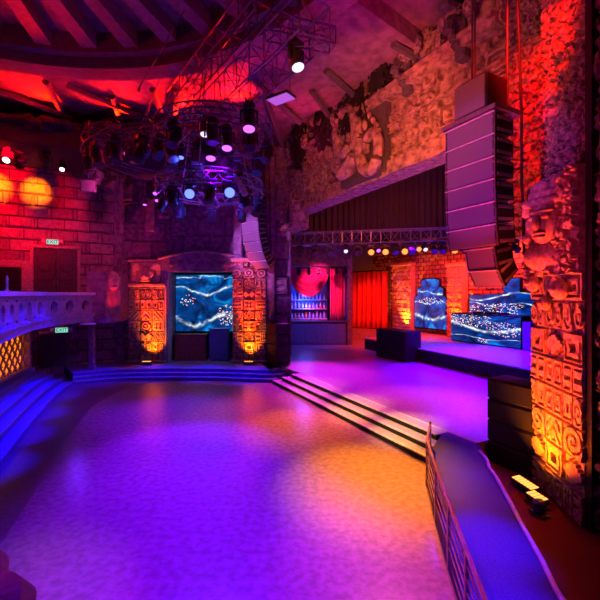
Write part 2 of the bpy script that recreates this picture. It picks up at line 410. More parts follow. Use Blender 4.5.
# railing between dance floor and ramp
rl=thing('ramp_railing','slatted copper handrail between the dance floor and the carpeted ramp','railing',(2.9,8.0,0))
Mi=Matrix.Translation(Vector((-2.9,-8.0,0)))
rb=[Vector(p) for p in ((3.42,10.25,0),(2.98,9.15,0),(2.68,7.7,0),(2.44,6.4,0),(2.22,5.2,0),(2.02,4.1,0))]
for i,p in enumerate(rb):
    m=MB(); h=1.05 if i else 1.15; m.cbox((p.x,p.y,h/2),(.05,.05,h)); m.build('post',M_['rail'],rl,M=Mi)
for hh in (.18,.36,.54,.72,.9):
    m=MB(); m.tube([p+Vector((0,0,hh)) for p in rb],.014,6); m.build('rail_bar',M_['rail'],rl,M=Mi)
m=MB(); m.tube([p+Vector((0,0,1.08)) for p in rb],.032,8); m.build('handrail',M_['rail'],rl,M=Mi)

# stage riser
rs=[S(8.5,16.2),S(23.2,17.2),S(24,23.8),S(7.7,23.8),S(6.4,16.0)]
mb=MB(); mb.prism([(p.x,p.y) for p in rs],STH,RZ-.06); mb2=MB(); mb2.prism([(p.x,p.y) for p in [S(8.4,16.1),S(23.25,17.1),S(24,23.8),S(7.7,23.8),S(6.35,15.9)]],RZ-.06,RZ)
r=thing('stage_riser','low black-fronted platform with violet deck at the back of the stage','riser',S(14,20,STH))
Mi=Matrix.Translation(-S(14,20,STH)); mb.build('fascia',M_['black'],r,M=Mi); mb2.build('deck',M_['stagefloor'],r,M=Mi)

# ------------------------------------------------------------------ ceiling
CZ=13.2
CC=Vector((-7.0,4.3))
mb=MB(); mb.prism([(-24,1),(16,1),(32,50),(-24,50)],CZ+.6,CZ+.9); struct('ceiling',mb,M_['ceiling'])
def annulus(mb,r0,r1,z0,z1,a0=-20,a1=200,n=72,c=CC):
    A=[c+Vector((math.cos(R(a0+(a1-a0)*i/n)),math.sin(R(a0+(a1-a0)*i/n))))*r0 for i in range(n+1)]
    B=[c+Vector((math.cos(R(a0+(a1-a0)*i/n)),math.sin(R(a0+(a1-a0)*i/n))))*r1 for i in range(n+1)]
    mb.strip(A,B,z0,z1)
mb=MB(); annulus(mb,9.9,10.7,CZ-.5,CZ+.6); annulus(mb,10.7,11.2,CZ-.15,CZ+.6); annulus(mb,9.6,9.9,CZ-.1,CZ+.6)
struct('trim_4',mb,M_['beam'])
dm=MB()
for a in range(-15,200,9):
    d=Vector((math.cos(R(a)),math.sin(R(a)))); p=Vector((-d.y,d.x))
    A=CC+d*3; B=CC+d*9.8; w_=.26
    dm.prism([(A-p*w_*.6).to_tuple(),(B-p*w_).to_tuple(),(B+p*w_).to_tuple(),(A+p*w_*.6).to_tuple()],CZ+.05,CZ+.6)
struct('trim_5',dm,M_['beam'])
dm=MB()
for a,b in (((-13.5,15.2),(-10.9,18.6)),((-10.3,15.8),(-10.9,17.8)),((-9.6,16.1),(-6.9,19.3)),((-8.2,17.0),(-8.6,18.6)),((-6.2,16.4),(-6.6,19.0)),((-5.2,16.4),(-6.0,18.6)),((-2,15.5),(0,19)),((1,15),(4,18.8)),((3.2,13.4),(6.6,15.6)),((4.2,10.2),(7.5,11.6)),((0.5,16.5),(2.2,20.5)),((-1.5,17),(-1.0,22))):
    dm.tube([(a[0],a[1],CZ-.1),(b[0],b[1],CZ-.35)],.14,6)
struct('trim_6',dm,M_['darkstone'])
# lower cove roof lit red, and the dark soffit hung from it
mb=MB(); annulus(mb,11.2,16.2,CZ-.02,CZ+.6,40,200); struct('ceiling_cove',mb,M_['ceiling'])
mb=MB(); annulus(mb,14.4,24,11.35,12.35,81,170,60); struct('ceiling_soffit',mb,M_['soffit'])
mb=MB()
rr=random.Random(4)
for i in range(70):
    a=R(83+87*i/70); r_=14.4+rr.uniform(-.25,.3); h=rr.uniform(.25,.7); p=CC+Vector((math.cos(a),math.sin(a)))*r_
    mb.ell((p.x,p.y,12.3),(rr.uniform(.25,.5),rr.uniform(.2,.4),h*.6),nu=7,nv=5)
struct('trim_7',mb,M_['soffit'])

# ------------------------------------------------------------------ left brick wall
Wl0=Vector((-19.5,18.6,0)); Wl1=Vector((-10.6,23.4,0)); du=(Wl1-Wl0).normalized(); nW=Vector((du.y,-du.x,0))
Lw=(Wl1-Wl0).length
M_['brick']=brick_mat('red_block_wall',(.44,.24,.24),(.26,.14,.17),(.10,.06,.07),1.25,.62,axis=tuple(du),bump=.9)
def wl_h(s,t):
    # big blocks standing slightly proud
    row=int(t//.62); x=s+(row%2)*.62; c=int(x//1.25)
    fx=(x/1.25)%1; fy=(t/.62)%1
    g=0 if (fx<.04 or fx>.96 or fy<.07 or fy>.93) else 1
    return g*(.03+.10*hsh(row,c,3))+.03*fbm(s*2,t*2,1)
relief('wall_left',Wl0+Vector((0,0,0)),du,ZUP,nW,Lw,12.2,170,190,wl_h,.4,M_['brick'])['kind']='structure'
def onwall(px, off=.0):
    k=(px-300)/F   # X = k Y on the left wall plane
    t=(k*Wl0.y-Wl0.x)/(du.x-k*du.y)
    return Wl0+du*t+nW*off
def zat(py,Y): return CAMZ-(py-HY)/F*Y
# double door with carved panels on the balcony
def wall_door(name,label,px0,px1,pytop,zbot,panels=True,frame_mat='stone'):
    a=onwall(px0,.12); b=onwall(px1,.12); z1=zat(pytop,(a.y+b.y)/2); W=(b-a).length
    root=thing(name,label,'door',(a.x,a.y,zbot),math.atan2(du.y,du.x))
    H=z1-zbot
    for lr in (0,1):
        m=MB(); x0=W*.5*lr; m.bbox((x0+.02,-.08,0),(x0+W/2-.02,.0,H),.02)
        if panels:
            for (u0,u1,v0,v1) in ((.15,.85,.08,.42),(.15,.85,.5,.9)):
                m.bbox((x0+W/2*u0,-.12,H*v0),(x0+W/2*u1,-.06,H*v1),.03)
                m.lathe([(W*.13,0),(W*.11,.05),(W*.05,.06)],Matrix.Translation((x0+W/4,-.12,H*(v0+v1)/2))@Matrix.Rotation(PI/2,4,'X'),12)
        lf_=m.build('door_leaf',M_['darkstone'] if not panels else M_['doorwood'],root)
        m=MB(); m.tube([(W/2+(-.08 if lr==0 else .08),-.14,H*.42),(W/2+(-.08 if lr==0 else .08),-.14,H*.5)],.02,6); m.build('handle',M_['steel'],lf_)
    m=MB(); f=.18
    m.bbox((-f,-.16,0),(0,.05,H+f),.03); m.bbox((W,-.16,0),(W+f,.05,H+f),.03); m.bbox((-f,-.18,H),(W+f,.05,H+f),.03)
    m.build('door_frame',M_[frame_mat],root); return root,W,H
wall_door('double_door','carved dark double door behind the balcony under an exit sign',34,77,249,3.5)
wall_door('exit_door','plain black double door below the balcony under a glowing exit sign',44,66,337,PLZ,False,'darkstone')
def exit_sign(px,py,Wd,label):
    a=onwall(px,.30); z=zat(py,a.y); rt=thing('exit_sign',label,'sign',(a.x,a.y,z-.16),math.atan2(du.y,du.x))
    m=MB(); m.bbox((-Wd/2,-.05,0),(Wd/2,.05,.32),.015); m.cbox((0,.16,.16),(.08,.3,.08)); m.build('housing',M_['exitbox'],rt)
    m=MB(); m.cbox((0,-.055,.16),(Wd*.9,.012,.26)); m.build('lit_panel',M_['exit'],rt)
    for sx in (-1,1):
        m=MB(); m.lathe([(.03,0),(.09,.05),(.1,.12)],Matrix.Translation((sx*(Wd/2+.1),-.02,.2))@Matrix.Rotation(PI/2,4,'X'),10)
        m.build('emergency_lamp',M_['white'],rt)
    cu=bpy.data.curves.new('lettering','FONT'); cu.body='EXIT'; cu.size=.26; cu.align_x='CENTER'; cu.align_y='CENTER'; cu.extrude=.004
    t0=bpy.data.objects.new('letters_source',cu); me=bpy.data.meshes.new_from_object(t0); bpy.data.objects.remove(t0); t=bpy.data.objects.new('lettering',me); COL.objects.link(t); me.materials.append(M_['doorwood']); t.parent=rt; t.location=(0,-.07,.16); t.rotation_euler=(PI/2,0,0)
exit_sign(53,242,.62,'small exit sign above the carved double door')
exit_sign(62,330,.66,'glowing pale green exit sign under the balcony')
# dark opening left of the door
a=onwall(-12,.14); b=onwall(22,.14); root=thing('serving_hatch','dark hatch with stone surround in the block wall at the left edge','hatch',(a.x,a.y,4.2),math.atan2(du.y,du.x))
W=(b-a).length; zt=zat(268,b.y)-4.2
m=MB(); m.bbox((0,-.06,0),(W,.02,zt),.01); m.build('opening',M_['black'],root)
m=MB(); m.bbox((W,-.16,-.1),(W+.5,.04,zt+.4),.04); m.bbox((0,-.16,zt),(W,.04,zt+.4),.04); m.build('surround',M_['stone'],root)
m=MB(); p=at(7,291,15.5); m.lathe([(.13,0),(.05,.03),(.04,.4),(.06,.45),(.02,.62)],Matrix.Translation(p),10)
o=m.build('table_candlestick',M_['white']); 
tag(o,'small pale candlestick standing on a ledge behind the balcony','candlestick')
m=MB(); m.cbox((p.x-.1,p.y+.1,(3.4+p.z)/2),(2.2,.8,p.z-3.4-.002)); tag(m.build('balcony_counter',M_['wood']),'dark counter behind the balcony parapet at the left edge','counter')

# balcony: floor slab, parapet, end block
bc=catmull([(-6.6,7.6),(-8.0,10.2),(-9.4,13.0),(-10.5,15.8),(-10.75,18.2),(-10.6,20.1)],6)
bc=[Vector((p.x,p.y)) for p in bc]
par=thing('balcony_parapet','curved stone balcony parapet with a row of oval openings','parapet',(-9.4,13,3.1))
Mi=Matrix.Translation(Vector((9.4,-13,-3.1)))
bo=offs(bc,.35)
m=MB(); m.strip(offs(bc,-.10),offs(bc,.45),4.44,4.58); cp=m.build('coping',M_['kerb'],par,M=Mi)
m=MB(); m.strip(bc,bo,3.1,3.55); m.strip(offs(bc,-.06),bc,3.38,3.5)
m.build('base_moulding',M_['parapet'],par,M=Mi)
m=MB(); m.strip(bc,bo,4.3,4.44); m.build('top_moulding',M_['parapet'],par,M=Mi)
# panel with oval holes: sampled along arc length
L_=[0]
for i in range(1,len(bc)): L_.append(L_[-1]+(bc[i]-bc[i-1]).length)
def on(s_):
    for i in range(1,len(bc)):
        if L_[i]>=s_: 
            t=(s_-L_[i-1])/(L_[i]-L_[i-1]); p=bc[i-1].lerp(bc[i],t); d=(bc[i]-bc[i-1]).normalized(); return p,Vector((-d.y,d.x))
    d=(bc[-1]-bc[-2]).normalized(); return bc[-1],Vector((-d.y,d.x))
m=MB(); NB=11; tot=L_[-1]; cell=tot/NB; nseg=20
for c in range(NB):
    ctr=cell*(c+.5)
    def pt(x,z,side):
        p,nn=on(max(0,min(tot,ctr+x))); q=p+nn*(.04 if side==0 else .31); return (q.x,q.y,z)
    def outer(k):
        a=2*PI*k/nseg; x=math.cos(a); z=math.sin(a); q=max(abs(x),abs(z)); return (x/q*cell/2, 3.925+z/q*.375)
    def inn(k):
        a=2*PI*k/nseg; return (math.cos(a)*cell*.24, 3.925+math.sin(a)*.27)
    vs=[]
    for k in range(nseg):
        for sd in (0,1): vs.append(pt(*outer(k),sd))
        for sd in (0,1): vs.append(pt(*inn(k),sd))
    fs=[]
    for k in range(nseg):
        j=(k+1)%nseg
        fs += [(k*4,k*4+2,j*4+2,j*4),(k*4+1,j*4+1,j*4+3,k*4+3),(k*4+2,k*4+3,j*4+3,j*4+2)]
    m.add(vs,fs)
m.build('oval_screen',M_['parapet'],par,M=Mi)
mb=MB(); mb.strip(offs(bc,.02),offs(bc,9.5),3.1,3.35); struct('floor_balcony',mb,M_['darkstone'])
# end block of the balcony
m=MB(); 
P=[(-10.9,19.95),(-10.1,20.2),(-9.75,21.2),(-10.1,22.9),(-11.4,22.4),(-11.0,21)]
m.prism(P,3.0,5.6); m.prism([(p[0]*1.0-.0,p[1]) for p in P],5.6,5.66)
eb=tag(m.build('balcony_booth',M_['farwall']),'solid plum-coloured block closing the far end of the balcony','booth wall')
m=MB(); m.lathe([(.35,0),(.33,.06),(.1,.1)],Matrix.Translation(Vector((at(88,314,19.5).x,19.5,2.98))),14); 
tag(m.build('ceiling_downlight',M_['nosing']),'round pale downlight beneath the end of the balcony','downlight')
m=MB(); m.cbox((at(93,340,21).x,20.9,.45+1.25),(.24,.24,2.54)); m.cbox((at(93,340,21).x,20.9,.55),(.34,.34,.2)); m.cbox((at(93,340,21).x,20.9,2.9),(.34,.34,.15)); tag(m.build('support_column',M_['farwall']),'slim square column carrying the balcony right of the exit door','column')

# amber lattice under the balcony
A=at(-14,340,13.5); B=at(27,340,17.2); A.z=B.z=1.2; dl=(B-A).normalized(); Wd=(B-A).length; nl=Vector((dl.y,-dl.x,0))
root=thing('lattice_panel','amber-lit diamond lattice panel beneath the balcony','lattice',A,math.atan2(dl.y,dl.x))
H=1.75
m=MB(); m.cbox((Wd/2,.25,H/2),(Wd,.04,H)); m.build('added_glow',M_['glow'],root)  # glowing sheet added behind the lattice in place of light falling on it
m=MB(); s_=.56
n1=int((Wd+H)/s_)+2
for i in range(-6,n1+4):
    for sg in (1,-1):
        x0=i*s_; x1=x0+sg*H
        pts=[]
        for k in range(25):
            t=k/24; x=x0+(x1-x0)*t; z=H*t
            if 0<=x<=Wd: pts.append((x,0,z))
        if len(pts)>1: m.tube(pts,.04,4)
for i in range(0,n1):
    for j in range(0,9):
        x=i*s_+(j%2)*s_/2; z=j*s_/2*1.0
        if 0<x<Wd and 0<z<H: m.lathe([(.10,0),(.01,.12)],Matrix.Translation((x,0.02,z))@Matrix.Rotation(PI/2,4,'X')@Matrix.Rotation(PI/4,4,'Z'),4)
m.build('lattice',M_['lathes'],root)
m=MB(); m.bbox((-.1,-.12,-.0),(Wd+.1,.3,.10),.02); m.bbox((-.1,-.12,H-.05),(Wd+.1,.3,H+.2),.02); m.bbox((Wd,-.12,0),(Wd+.2,.3,H+.2),.02); m.build('frame',M_['wood'],root)

# carved parapet close to the camera bottom left
m=MB(); nn=44; vs=[]; 
pa=Vector((-3.3,3.45)); pb=Vector((-1.3,1.98)); dd=(pb-pa).normalized(); nr=Vector((-dd.y,dd.x)); 
for i in range(nn+1):
    t=i/nn; c=pa.lerp(pb,t); sc_=abs(math.sin(t*PI*4.5)); r_=.20+.10*sc_
    ring=[(.0,-2.6),(r_*.7,-2.6),(r_*.7,-.35),(r_*1.1,-.2),(r_*1.15,-.05),(r_*.8,.06*sc_+.02),(0,.10*sc_+.03),(-r_*.8,.02),(-r_*1.1,-.1),(-.2,-.3),(-.2,-2.6)]
    for (x,z) in ring: q=c+nr*x; vs.append((q.x,q.y,2.38+z+.03*nz(t*12,z*3)))
k=11; fs=[(i*k+j,i*k+(j+1)%k,(i+1)*k+(j+1)%k,(i+1)*k+j) for i in range(nn) for j in range(k)]+[tuple(range(k)),tuple(reversed(range(nn*k,nn*k+k)))]
m.add(vs,fs); tag(m.build('carved_balustrade',M_['wood'],smooth=False),'brown scalloped balustrade top at the bottom left corner','balustrade')

# ------------------------------------------------------------------ far wall with portal
YF=23.6
xa=at(100,0,YF).x; xo0=at(171,0,YF).x; xo1=at(236,0,YF).x; xb=at(290,0,YF).x
ztop=zat(272,YF)
def fw(s,t):
    r=int(t//1.1); c=int((s+(r%2)*.8)//1.6)
    fx=((s+(r%2)*.8)/1.6)%1; fy=(t/1.1)%1
    g=0 if (fx<.03 or fx>.97 or fy<.05 or fy>.95) else 1
    return g*(.04+.16*hsh(r,c,9))+.05*fbm(s*1.5,t*1.5,2)+(.10*glyph(int(hsh(r,c,5)*8),fx*2-1,fy*2-1) if hsh(r,c,6)<.5 else 0)
for (x0,x1,z0,z1,nm) in ((xa,xo0,0,13.4,'wall_far'),(xo1,xb,0,13.4,'wall_far_right'),(xo0,xo1,ztop,13.4,'wall_far_upper')):
    relief(nm,(x0,YF,z0),(1,0,0),ZUP,(0,-1,0),x1-x0,z1-z0,max(10,int((x1-x0)/.09)),int((z1-z0)/.09),fw,.3,M_['farwall'])['kind']='structure'
mb=MB(); mb.box((xo0-.3,YF+2.2,0),(xo1+.3,YF+2.4,ztop+.5)); mb.box((xo0-.3,YF+.3,0),(xo0,YF+2.2,ztop+.5)); mb.box((xo1,YF+.3,0),(xo1+.3,YF+2.2,ztop+.5)); mb.box((xo0,YF+.3,ztop),(xo1,YF+2.2,ztop+.5))
struct('wall_alcove',mb,M_['farwall'])
# portal surround
r=thing('portal_surround','stone surround with a carved lintel around the alcove screen','door surround',(xo0,YF-.2,PLZ))
m=MB(); m.bbox((-.35,-.35,0),(.05,.25,ztop-PLZ),.04); m.bbox((-.2,-.42,0),(-.05,-.3,ztop-PLZ),.02); m.build('jamb',M_['parapet'],r)
m=MB(); w2=xo1-xo0; m.bbox((w2-.05,-.35,0),(w2+.35,.25,ztop-PLZ),.04); m.build('jamb',M_['parapet'],r)
m=MB(); 
for i in range(14):
    t0=i/14; t1=(i+1)/14; h=lambda t: .75+.42*math.sin(PI*t)
    x0=-.5+(w2+1)*t0; x1=-.5+(w2+1)*t1
    m.add([(x0,-.4,ztop-PLZ),(x1,-.4,ztop-PLZ),(x1,-.4,ztop-PLZ+h(t1)),(x0,-.4,ztop-PLZ+h(t0)),(x0,.1,ztop-PLZ),(x1,.1,ztop-PLZ),(x1,.1,ztop-PLZ+h(t1)),(x0,.1,ztop-PLZ+h(t0))],[(0,1,2,3),(5,4,7,6),(4,5,1,0),(3,2,6,7),(0,3,7,4),(1,5,6,2)])
m.tube([(-.55+(w2+1.1)*i/20,-.45,ztop-PLZ+.75+.42*math.sin(PI*i/20)) for i in range(21)],.09,8)
for i in range(9):
    m.lathe([(.17,0),(.15,.08),(.06,.1)],Matrix.Translation((w2*(i+.5)/9,-.4,ztop-PLZ+.42))@Matrix.Rotation(PI/2,4,'X'),10)
m.build('lintel',M_['farwall'],r)
# alcove screen and furniture
sx0=at(176,0,YF+.8).x; sx1=at(236,0,YF+.8).x; z0=zat(331,YF+.8); z1=zat(275,YF+.8)
M_['scr_a']=screen_mat('alcove_video',0,2,[(.72,.07,7,1.2,.035),(.20,.10,6.5,2.6,.06),(.95,.01,3,0,.02)],[(.86,.28,.22,.22),(.2,.55,.16,.12)],1.5)
r=thing('alcove_screen','blue video wall glowing in the portal of the far wall','screen',((sx0+sx1)/2,YF+.8,z0))
m=MB(); m.cbox((0,.06,(z1-z0)/2),(sx1-sx0+.1,.1,z1-z0+.1)); m.build('cabinet_back',M_['black'],r)
m=MB(); m.cbox((0,-.01,(z1-z0)/2),(sx1-sx0,.04,z1-z0)); m.build('display',M_['scr_a'],r)
m=MB(); m.cbox((-1.2,.1,(PLZ-z0)/2),(.1,.1,z0-PLZ)); m.cbox((1.2,.1,(PLZ-z0)/2),(.1,.1,z0-PLZ)); m.build('support_frame',M_['black'],r)
a=at(176,0,YF+.5).x; b=at(207,0,YF+.5).x
m=MB(); m.bbox((a,YF+.2,PLZ),(b,YF+.7,zat(336,YF)),.03); m.bbox((a-.03,YF+.15,zat(336,YF)),(b+.05,YF+.75,zat(334.5,YF)),.02); tag(m.build('alcove_bar_counter',M_['wood']),'dark red counter below the alcove screen','counter')
a=at(210,0,YF+.4).x; b=at(229,0,YF+.4).x; M_['bluepanel']=mat('blue_panel',(.10,.28,.55),.45)
m=MB(); m.bbox((a,YF+.15,PLZ),(b,YF+.7,zat(330,YF)),.05); m.bbox((a-.05,YF+.1,zat(330,YF)),(b+.05,YF+.75,zat(328.5,YF)),.02)
for i in range(5): m.cbox((a+(b-a)*(i+.5)/5,YF+.14,PLZ+.75),(.03,.03,1.2))
tag(m.build('reception_desk',M_['bluepanel']),'blue-lit booth standing at the right of the alcove','desk')
# carved pillars
for (p0,p1,pt,seed,lab) in ((130,165,287,11,'orange-lit carved mask pillar left of the alcove screen'),(233,266,262,23,'orange-lit carved mask pillar right of the alcove screen')):
    yp=YF-.45; x0=at(p0,0,yp).x; x1=at(p1,0,yp).x; W=x1-x0; H=zat(pt,yp)-PLZ
    root=thing('carved_pillar',lab,'pillar',((x0+x1)/2,yp,PLZ))
    def fn(s,t,seed=seed,W=W,H=H):
        hlf=abs(s-W/2); 
        return .20*mask_panel(hlf,t,W,H,seed,.62,.36)+.02*fbm(s*4,t*4,seed) + (.08 if hlf<.3 else 0)
    relief('carved_face',(-W/2,0,0),(1,0,0),ZUP,(0,-1,0),W,H,84,220,fn,.35,M_['stone'],root)
    m=MB(); m.bbox((-W/2-.12,-.3,H),(W/2+.12,.35,H+.22),.05); m.bbox((-W/2-.12,-.32,0),(W/2+.12,.35,.16),.04); m.build('capital',M_['stone'],root)
    # carved head above
    m=MB()
    zc=H+.2; hs=1.0
    if p0==130:
        zt2=zat(262,yp)-PLZ; m.bbox((-W/2,-.05,zc),(W/2,.35,zt2),.05); m.bbox((-W/2-.08,-.15,zt2),(W/2+.08,.35,zt2+.15),.04); zc-=.05
        m.ell((0,-.05,zc+.62),(.50,.30,.44)); m.ell((0,-.34,zc+.42),(.26,.22,.17)); m.ell((0,-.52,zc+.5),(.09,.06,.06)); m.bbox((-.3,-.42,zc+.16),(.3,-.1,zc+.26),.03)
        for sx in (-1,1):
            m.ell((sx*.2,-.32,zc+.72),(.10,.07,.06)); m.add([(sx*.2,-.25,zc+.95),(sx*.62,-.2,zc+.8),(sx*.66,-.2,zc+1.32),(sx*.4,-.0,zc+.9)],[(0,1,2),(1,3,2),(3,0,2),(0,3,1)]); m.bbox((sx*.72-.14,-.2,zc+.15),(sx*.72+.14,-.02,zc+1.2),.04)
        m.build('animal_head',M_['stone'],root)
# left lit mask at (78,27x) small red carved boss
p=at(115,281,20.75); p.x-=.08
m=MB(); m.ell((p.x,20.75,p.z),(.28,.42,.52)); m.ell((p.x+.14,20.45,p.z+.12),(.1,.1,.1)); m.ell((p.x+.27,20.75,p.z+.12),(.1,.1,.1)); m.ell((p.x+.25,20.5,p.z-.08),(.13,.13,.15)); m.ell((p.x+.18,20.5,p.z-.32),(.16,.16,.07))
tag(m.build('stone_mask',M_['stone']),'red-lit stone mask fixed to the block at the end of the balcony','mask')
# pilasters on upper far wall
for i,(px,pw) in enumerate(((118,8),(150,10),(238,9),(270,10))):
    x=at(px,0,YF-.3).x
    m=MB(); wd=pw/F*YF; zb=6.6 if px in(150,238) else 0
    m.bbox((x-wd/2,YF-.5,zb+ (1.6 if px==150 else 0)),(x+wd/2,YF,13.2),.06)
    struct('trim_%d'%(10+i),m,M_['farwall'])

# ------------------------------------------------------------------ proscenium
PB=10.5; PA0=7.25; PA1=22.9; ZH=9.25
nP=-U
# header relief: runs from a=22.9 (far, left) to a=5.2 (near, right); u = -D
def scroll(s,t,cx,cy,r0,dirn=1):
    x=(s-cx)*dirn; y=t-cy; r=math.hypot(x,y)/r0
    if r>1.25: return 0
    a=(math.atan2(y,x)/(2*PI))%1.0
    q=(r*2.1-a)%1.0
    return (1 if q<.55 else 0)*(1 if r<1.15 else 0)
def hd(s,t):
    g=.05*fbm(s*1.7,t*1.7,3)
    if t<.55: return .30+.04*math.sin(s*2.3)+g       # lower roll moulding
    if t<.75: return .12+g
    z=.0
    if t>3.0: return .28+.05*fbm(s*2,t*3,5)+(.12 if 3.05<t<3.25 else 0)
    z+= .22*scroll(s,t,7.3,2.15,1.0,1)+.20*scroll(s,t,9.3,1.6,.85,-1)+.2*scroll(s,t,5.3,1.4,.6,1)
    if z==0:
        v=vor(s*3.4,t*3.4,4); z=.17*(1 if v>.13 else 0)*(.6+.4*nz(s*3,t*3,7))
        if 10.4<s<14.5 and t>1.6: z=.03+.10*(1 if int(t/.42)%2 else 0)      # stepped mouldings
        k=int(hsh(int(s//.9),int(t//.8),31)*8)
        if hsh(int(s//.9),int(t//.8),8)<.45: z=.22*glyph(k,((s/.9)%1)*2-1,((t/.8)%1)*2-1)
    return z+g
W=PA1+.3-7.25
relief('wall_proscenium',S(PA1+.3,PB,ZH),-D,ZUP,nP,W,4.3,460,120,hd,.7,M_['header'])['kind']='structure'
# soffit return of the header lip
mb=MB()
# near jamb (dark red rough stone to the right of the line array)
def jb(s,t): return .10*fbm(s*2.2,t*2.6,9)+.10*(1 if vor(s*2.4,t*3.6,2)>.12 else 0)
relief('wall_proscenium_right',S(6.45,PB-.02,0),-D,ZUP,nP,4.2,6.1,100,130,jb,.7,M_['rough'])['kind']='structure'
relief('wall_proscenium_right_upper',S(PA0,PB-.02,6.1),-D,ZUP,nP,5.0,7.3,120,150,jb,.7,M_['rough'])['kind']='structure'
relief('wall_proscenium_left',S(PA1+2.4,PB,0),-D,ZUP,nP,2.4,ZH+4.2,40,200,jb,.6,M_['farwall'])['kind']='structure'
# cornice above header
m=MB()
for (z0,z1,o_) in ((12.2,12.36,.55),(12.36,12.5,.72),(11.15,11.25,.3)):
    A=[S(7.3,PB+.2,0),S(PA1+.2,PB+.2,0)]; B=[S(7.3,PB-o_,0),S(PA1+.2,PB-o_,0)]
    m.strip(A,B,z0,z1)
struct('trim_20',m,M_['header'])
# carved brackets under the cornice
for px,lab in ((408,'scrolled stone bracket under the cornice, the farther of two'),(462,'scrolled stone bracket under the cornice, the nearer of two above the line array')):
    k=(px-300)/F; Y=(PB-.3)/(k*U.x+U.y); c=Vector((k*Y,Y,0)); a_=c.dot(D)
    o_=S(a_,PB-.15,0); rt=thing('cornice_bracket',lab,'bracket',(o_.x,o_.y,11.9),STAGE_ROT)
    m=MB(); pts=[]
    for i in range(26):
        t=i/25; an=t*1.9*PI; rr_=.75*(1-t*.62); pts.append((0,-.35-.45*math.cos(an)*rr_/.75*1.0,1.25-.1+math.sin(an)*rr_*.8-.45))
    m.tube(pts,.16,8); m.bbox((-.2,-1.05,1.35),(.2,.1,1.6),.04); m.bbox((-.2,-.3,0),(.2,.1,1.4),.04); m.build('scroll',M_['darkstone'],rt)  # dark stone carries the shadowed look of the bracket scrolls in its colour
# big S scroll standing out of the header
k=(362-300)/F; Y=(PB-.35)/(k*U.x+U.y); c=Vector((k*Y,Y,0)); a_=c.dot(D); o_=S(a_,PB-.2,0)
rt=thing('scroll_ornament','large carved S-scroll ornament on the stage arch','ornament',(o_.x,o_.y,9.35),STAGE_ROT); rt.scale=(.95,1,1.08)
m=MB(); P1=[]
for i in range(40):
    t=i/39; an=-.6*PI+t*2.6*PI; r_=1.45*(1-.68*t); P1.append((-.75+math.cos(an)*r_*.8,-.55,2.0+math.sin(an)*r_))
m.tube(P1,.17,8,radii=[.34-.16*i/39 for i in range(40)])
P2=[]
for i in range(40):
    t=i/39; an=.75*PI+t*2.3*PI; r_=1.0*(1-.6*t); P2.append((1.15+math.cos(an)*r_*.8,-.52,1.0+math.sin(an)*r_))
m.tube(P2,.15,8,radii=[.30-.14*i/39 for i in range(40)])
for i in range(9): m.ell((1.05+.55*math.sin(i*.5),-.38,.4+i*.28),(.12,.12,.13),nu=8,nv=6)
for i in range(8): m.ell((-1.2+.25*i,-.4,3.3-.35*abs(i-3.5)),(.16,.12,.22),nu=8,nv=6)
m.build('scroll',M_['header'],rt)
m=MB(); m.cbox((0,-.05,1.6),(3.4,.3,3.0)); m.cbox((0,-.15,.1),(2.6,.3,.2)); m.build('shadow_backing',M_['darkstone'],rt)  # dark backing puts the shadow gaps between the strokes into the colour
# corbel at the far left end of the arch
o_=S(20.9,PB-.35,ZH-.75); rt=thing('arch_corbel','hollow square stone corbel hanging at the far end of the stage arch','corbel',o_,STAGE_ROT)
m=MB(); m.bbox((-.8,-.5,0),(-.45,.6,1.3),.05); m.bbox((.75,-.5,0),(1.1,.6,1.3),.05); m.bbox((-.8,-.5,-.25),(1.1,.6,.12),.05); m.bbox((-.8,-.55,1.05),(1.1,.6,1.35),.05)
for i in range(6): m.ell((-.65+.33*i,-.55,-.1),(.13,.1,.12),nu=8,nv=6)
m.build('frame',M_['header'],rt)
m=MB(); m.cbox((.15,.45,.6),(1.3,.1,1.1)); m.build('recess_back',M_['black'],rt)
# craggy dark stones crowning the cornice
m=MB(); rg_=random.Random(21)
for i in range(90):
    a_=PA1-18.0*i/90+rg_.uniform(-.1,.1); c=S(a_,PB-rg_.uniform(.1,.75),rg_.uniform(12.65,13.6)); m.ell(c,(rg_.uniform(.12,.34),rg_.uniform(.12,.34),rg_.uniform(.12,.5)),nu=7,nv=5)
tag(m.build('trim_22',M_['rough']),kind='structure')
